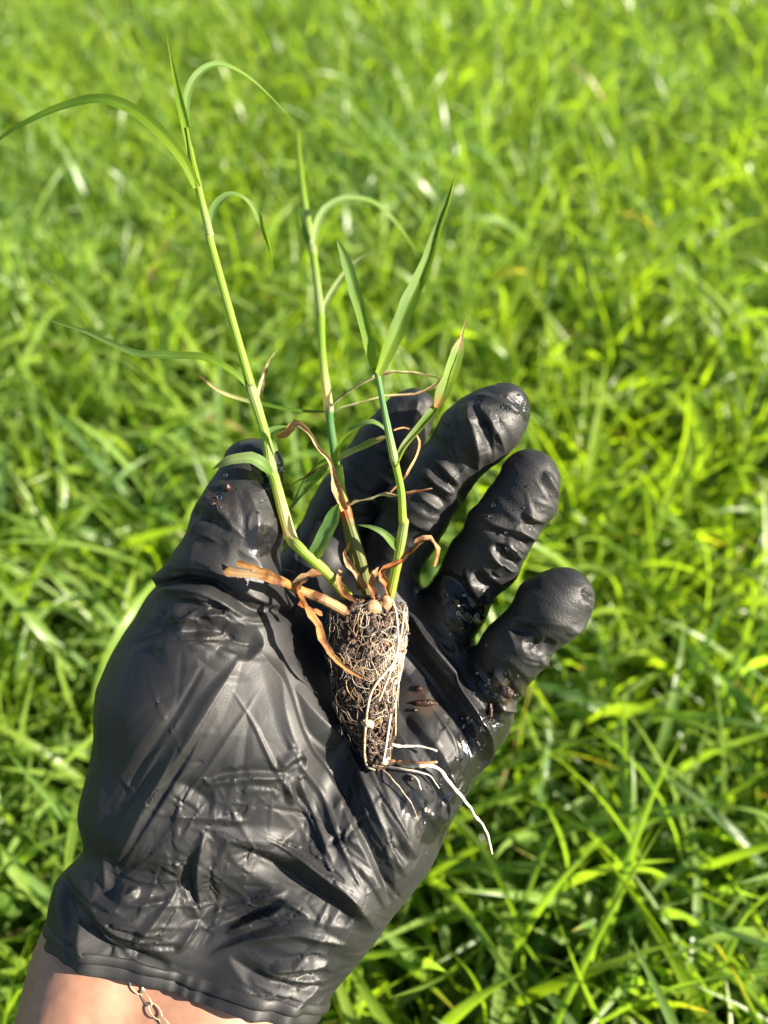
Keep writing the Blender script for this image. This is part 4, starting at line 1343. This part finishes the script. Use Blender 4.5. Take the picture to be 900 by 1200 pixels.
ribbon([(462, 505, Z0 + 15), (474, 502, Z0 + 13), (486, 509, Z0 + 11), (489, 527, Z0 + 9), (472, 560, Z0 + 8), (457, 577, Z0 + 8)], 1.8, M['dry'], 'dry_leaf', D_, (0.5, 1.0), 0.4, colr=(Br, Tan, Tan, Br), prof='thin')
ribbon([(456, 700, Z0 + 4), (452, 684, Z0 + 7), (447, 672, Z0 + 8), (456, 664, Z0 + 8), (472, 657, Z0 + 8)], 2.6, M['dry'], 'dry_leaf', D_, (0.5, 0), 0.5, colr=(Br, Br, Red), wave=0.5, prof='thin')

# ---- dead orange shoot lying towards the thumb
ZD = max(Z0 + 3, glove_z(300, 675) + 4)
E = stalk('stem', [(414, 722, Z0 + 4), (380, 703, Z0 + 7), (352, 692, Z0 + 9), (326, 679, ZD + 3)], [1.9, 1.9, 1.7, 1.5], [Or, Tan, Or, Or], plant, mat=M['dry'])
E['label'] = 'dead orange shoot pointing at the thumb'
ribbon([(334, 684, ZD + 4), (314, 677, ZD + 5), (290, 673, ZD + 5), (261, 670, ZD + 4)], 4.6, M['dry'], 'dry_leaf', E, (0.2, 0.1), 0.3, colr=(Or, Or, Tan, Or), prof='strip', hint=(0.1, 0.4, 0.9))
ribbon([(325, 678, ZD + 3), (305, 668, ZD + 3), (276, 659, ZD + 2)], 3.2, M['dry'], 'dry_leaf', E, (0.6, 0.6), 0.3, colr=(Or, Or, Or), prof='strip', hint=(0.1, 0.7, 0.7))
ribbon([(346, 693, Z0 + 11), (350, 684, Z0 + 14), (362, 675, Z0 + 15), (378, 673, Z0 + 14)], 3.8, M['dry'], 'dry_leaf', E, (0.3, 0.2), 0.5, colr=(Or, Tan, Br), prof='blunt', wave=0.4)
ribbon([(348, 694, Z0 + 11), (357, 712, Z0 + 13), (371, 735, Z0 + 14), (384, 762, Z0 + 13), (404, 783, Z0 + 13), (429, 797, Z0 + 13)], 4.2, M['dry'], 'dry_leaf', E, (0.9, -0.4), 0.5, colr=(Br, Or, Br, Or, Br), wave=0.3)
ribbon([(350, 707, Z0 + 8), (362, 712, Z0 + 9), (378, 722, Z0 + 9)], 3.0, M['dry'], 'dry_leaf', E, (0, 0.4), 0.3, colr=(Red, Or, Br), prof='strip')

#@@SMALL
# ================================================================== small things on the glove
for i, (px, py, r, sq, lab) in enumerate([
    (266, 571, 1.2, (1, 1.2, .8), 'reddish soil crumb stuck to the thumb tip'),
    (249, 590, 0.7, (1.3, .8, .8), 'small tan soil speck on the thumb side'),
    (594, 811, 1.9, (1, 1.1, .8), 'wet brown soil crumb at the little finger root'),
    (575, 832, 1.1, (.6, 2.6, .7), 'dark red bark sliver at the little finger root'),
    (491, 807, 1.0, (1.3, .9, .6), 'dark soil fleck on the palm beside the plug'),
    (480, 912, 1.0, (1.1, .9, .7), 'brown soil crumb under the cut white roots'),
    (497, 824, 0.9, (4.6, 1.1, .5), 'long black twig fleck on the palm beside the plug'),
    (486, 832, 0.6, (1.3, .9, .6), 'tiny black fleck below the twig on the palm'),
]):
    z = glove_z(px, py)
    o = lump('soil_crumb', hp(px, py, z + r * 0.35), r, M['crumb'], None, 60 + i, sq, 2, 0.45)
    tag(o, lab, 'soil crumb', 'soil crumbs stuck to the glove')

# droplets of water: too small to tell apart
def droplets():
    V = []; F = []; off = 0
    bm = bmesh.new(); bmesh.ops.create_icosphere(bm, subdivisions=2, radius=1.0)
    bv = np.array([x.co[:] for x in bm.verts]); bf = [[y.index for y in x.verts] for x in bm.faces]; bm.free()
    spots = []
    for (cx, cy, sx, sy, n) in [(560, 855, 12, 22, 34), (535, 910, 14, 18, 26), (590, 800, 14, 14, 20), (535, 715, 16, 12, 12), (610, 482, 10, 8, 18), (322, 560, 8, 22, 22), (308, 632, 10, 10, 12), (500, 950, 12, 20, 10), (605, 590, 30, 30, 14), (280, 600, 25, 30, 12), (500, 468, 10, 8, 6)]:
        for _ in range(n):
            spots.append((random.gauss(cx, sx), random.gauss(cy, sy), random.choice([0.22, 0.28, 0.35, 0.5, 0.7])))
    for px, py, r in spots:
        z = glove_z(px, py)
        if z < -9.5: continue
        v = bv * np.array([r * random.uniform(0.8, 1.5), r, r * 0.55]) + hp(px, py, z + r * 0.1)
        V.append(v); F += [[i + off for i in f] for f in bf]; off += len(v)
    o = mesh_np('water_droplets', to_world(np.vstack(V)), np.array(F), M['water'], origin=to_world(hp(450, 700, 0)))
    tag(o, 'tiny clear water droplets beaded on the black glove', 'water droplets', kind='stuff')


droplets()

# ---- chain bracelet round the wrist
def bracelet():
    side = np.array([0.961, -0.277, 0]); up = np.array([0, 0, 1.0])
    # surface of the forearm by angle, sampled on a slanted section
    sel = av[np.abs((av - hp(188, 1150, 0)) @ CUFF_A - 22) < 40]
    root = None
    c0 = hp(188, 1150, 0)

    def ring_pt(a):
        slant = -7.0 + 15 * math.cos(a)     # hangs slanted round the wrist
        c = c0 + CUFF_A * slant
        r = 60.0
        dirv = side * math.cos(a) + up * math.sin(a)
        for _ in range(60):
            p = c + dirv * r
            d = sd_arm(p)
            if d < 0.75: break
            r -= max(d - 0.7, 0.05) * 0.8
        return c + dirv * r
    N = 400
    P = np.array([ring_pt(2 * math.pi * i / N) for i in range(N)])
    seg = np.linalg.norm(np.roll(P, -1, 0) - P, axis=1); cum = np.concatenate([[0], np.cumsum(seg)])
    PP = np.vstack([P, P[:1]])
    nl = int(cum[-1] / 4.3)
    root = empty('bracelet', to_world(P.mean(0)))
    tag(root, 'fine gold chain bracelet on the bare wrist below the glove cuff', 'bracelet')
    for k in range(nl):
        s = cum[-1] * (k + 0.5) / nl
        q = np.array([np.interp(s, cum, PP[:, i]) for i in range(3)])
        q2 = np.array([np.interp(min(s + 0.5, cum[-1]), cum, PP[:, i]) for i in range(3)])
        T = (q2 - q); T /= np.linalg.norm(T) + 1e-9
        O = q - P.mean(0); O -= T * (O @ T); O /= np.linalg.norm(O) + 1e-9
        S = np.cross(T, O)
        tw = 0.35 if k % 2 else -0.35
        S2 = S * math.cos(tw) + O * math.sin(tw)
        pts = [q + T * math.cos(a) * 2.5 + S2 * math.sin(a) * 1.25 for a in np.linspace(0, 2 * math.pi, 18, endpoint=False)]
        v, f, _ = tube(pts, 0.22, 6, closed=True)
        mesh_np('chain_link', to_world(v), f, M['gold'], parent=root)


def sd_arm(p):
    ax = CUFF_A; side = np.array([0.961, -0.277, 0]); c0 = hp(188, 1150, 0)
    d = None
    for sgn in (-1, 1):
        b = c0 + side * sgn * 16 + np.array([0, 0, 0.5])
        c = c0 + side * sgn * 17 + ax * 120 + np.array([0, 0, -4.0])
        a = c0 + side * sgn * 13.5 - ax * 75 + np.array([0, 0, -5]) + side * 14
        for cc in ((a, 15.0, b, 21.5), (b, 21.5, c, 26.0)):
            e = float(sd_cone(p[None], cc)[0])
            d = e if d is None else float(smin(np.array(d), np.array(e), 12))
    return d


bracelet()
print('SCENE objects', len(scene.objects))
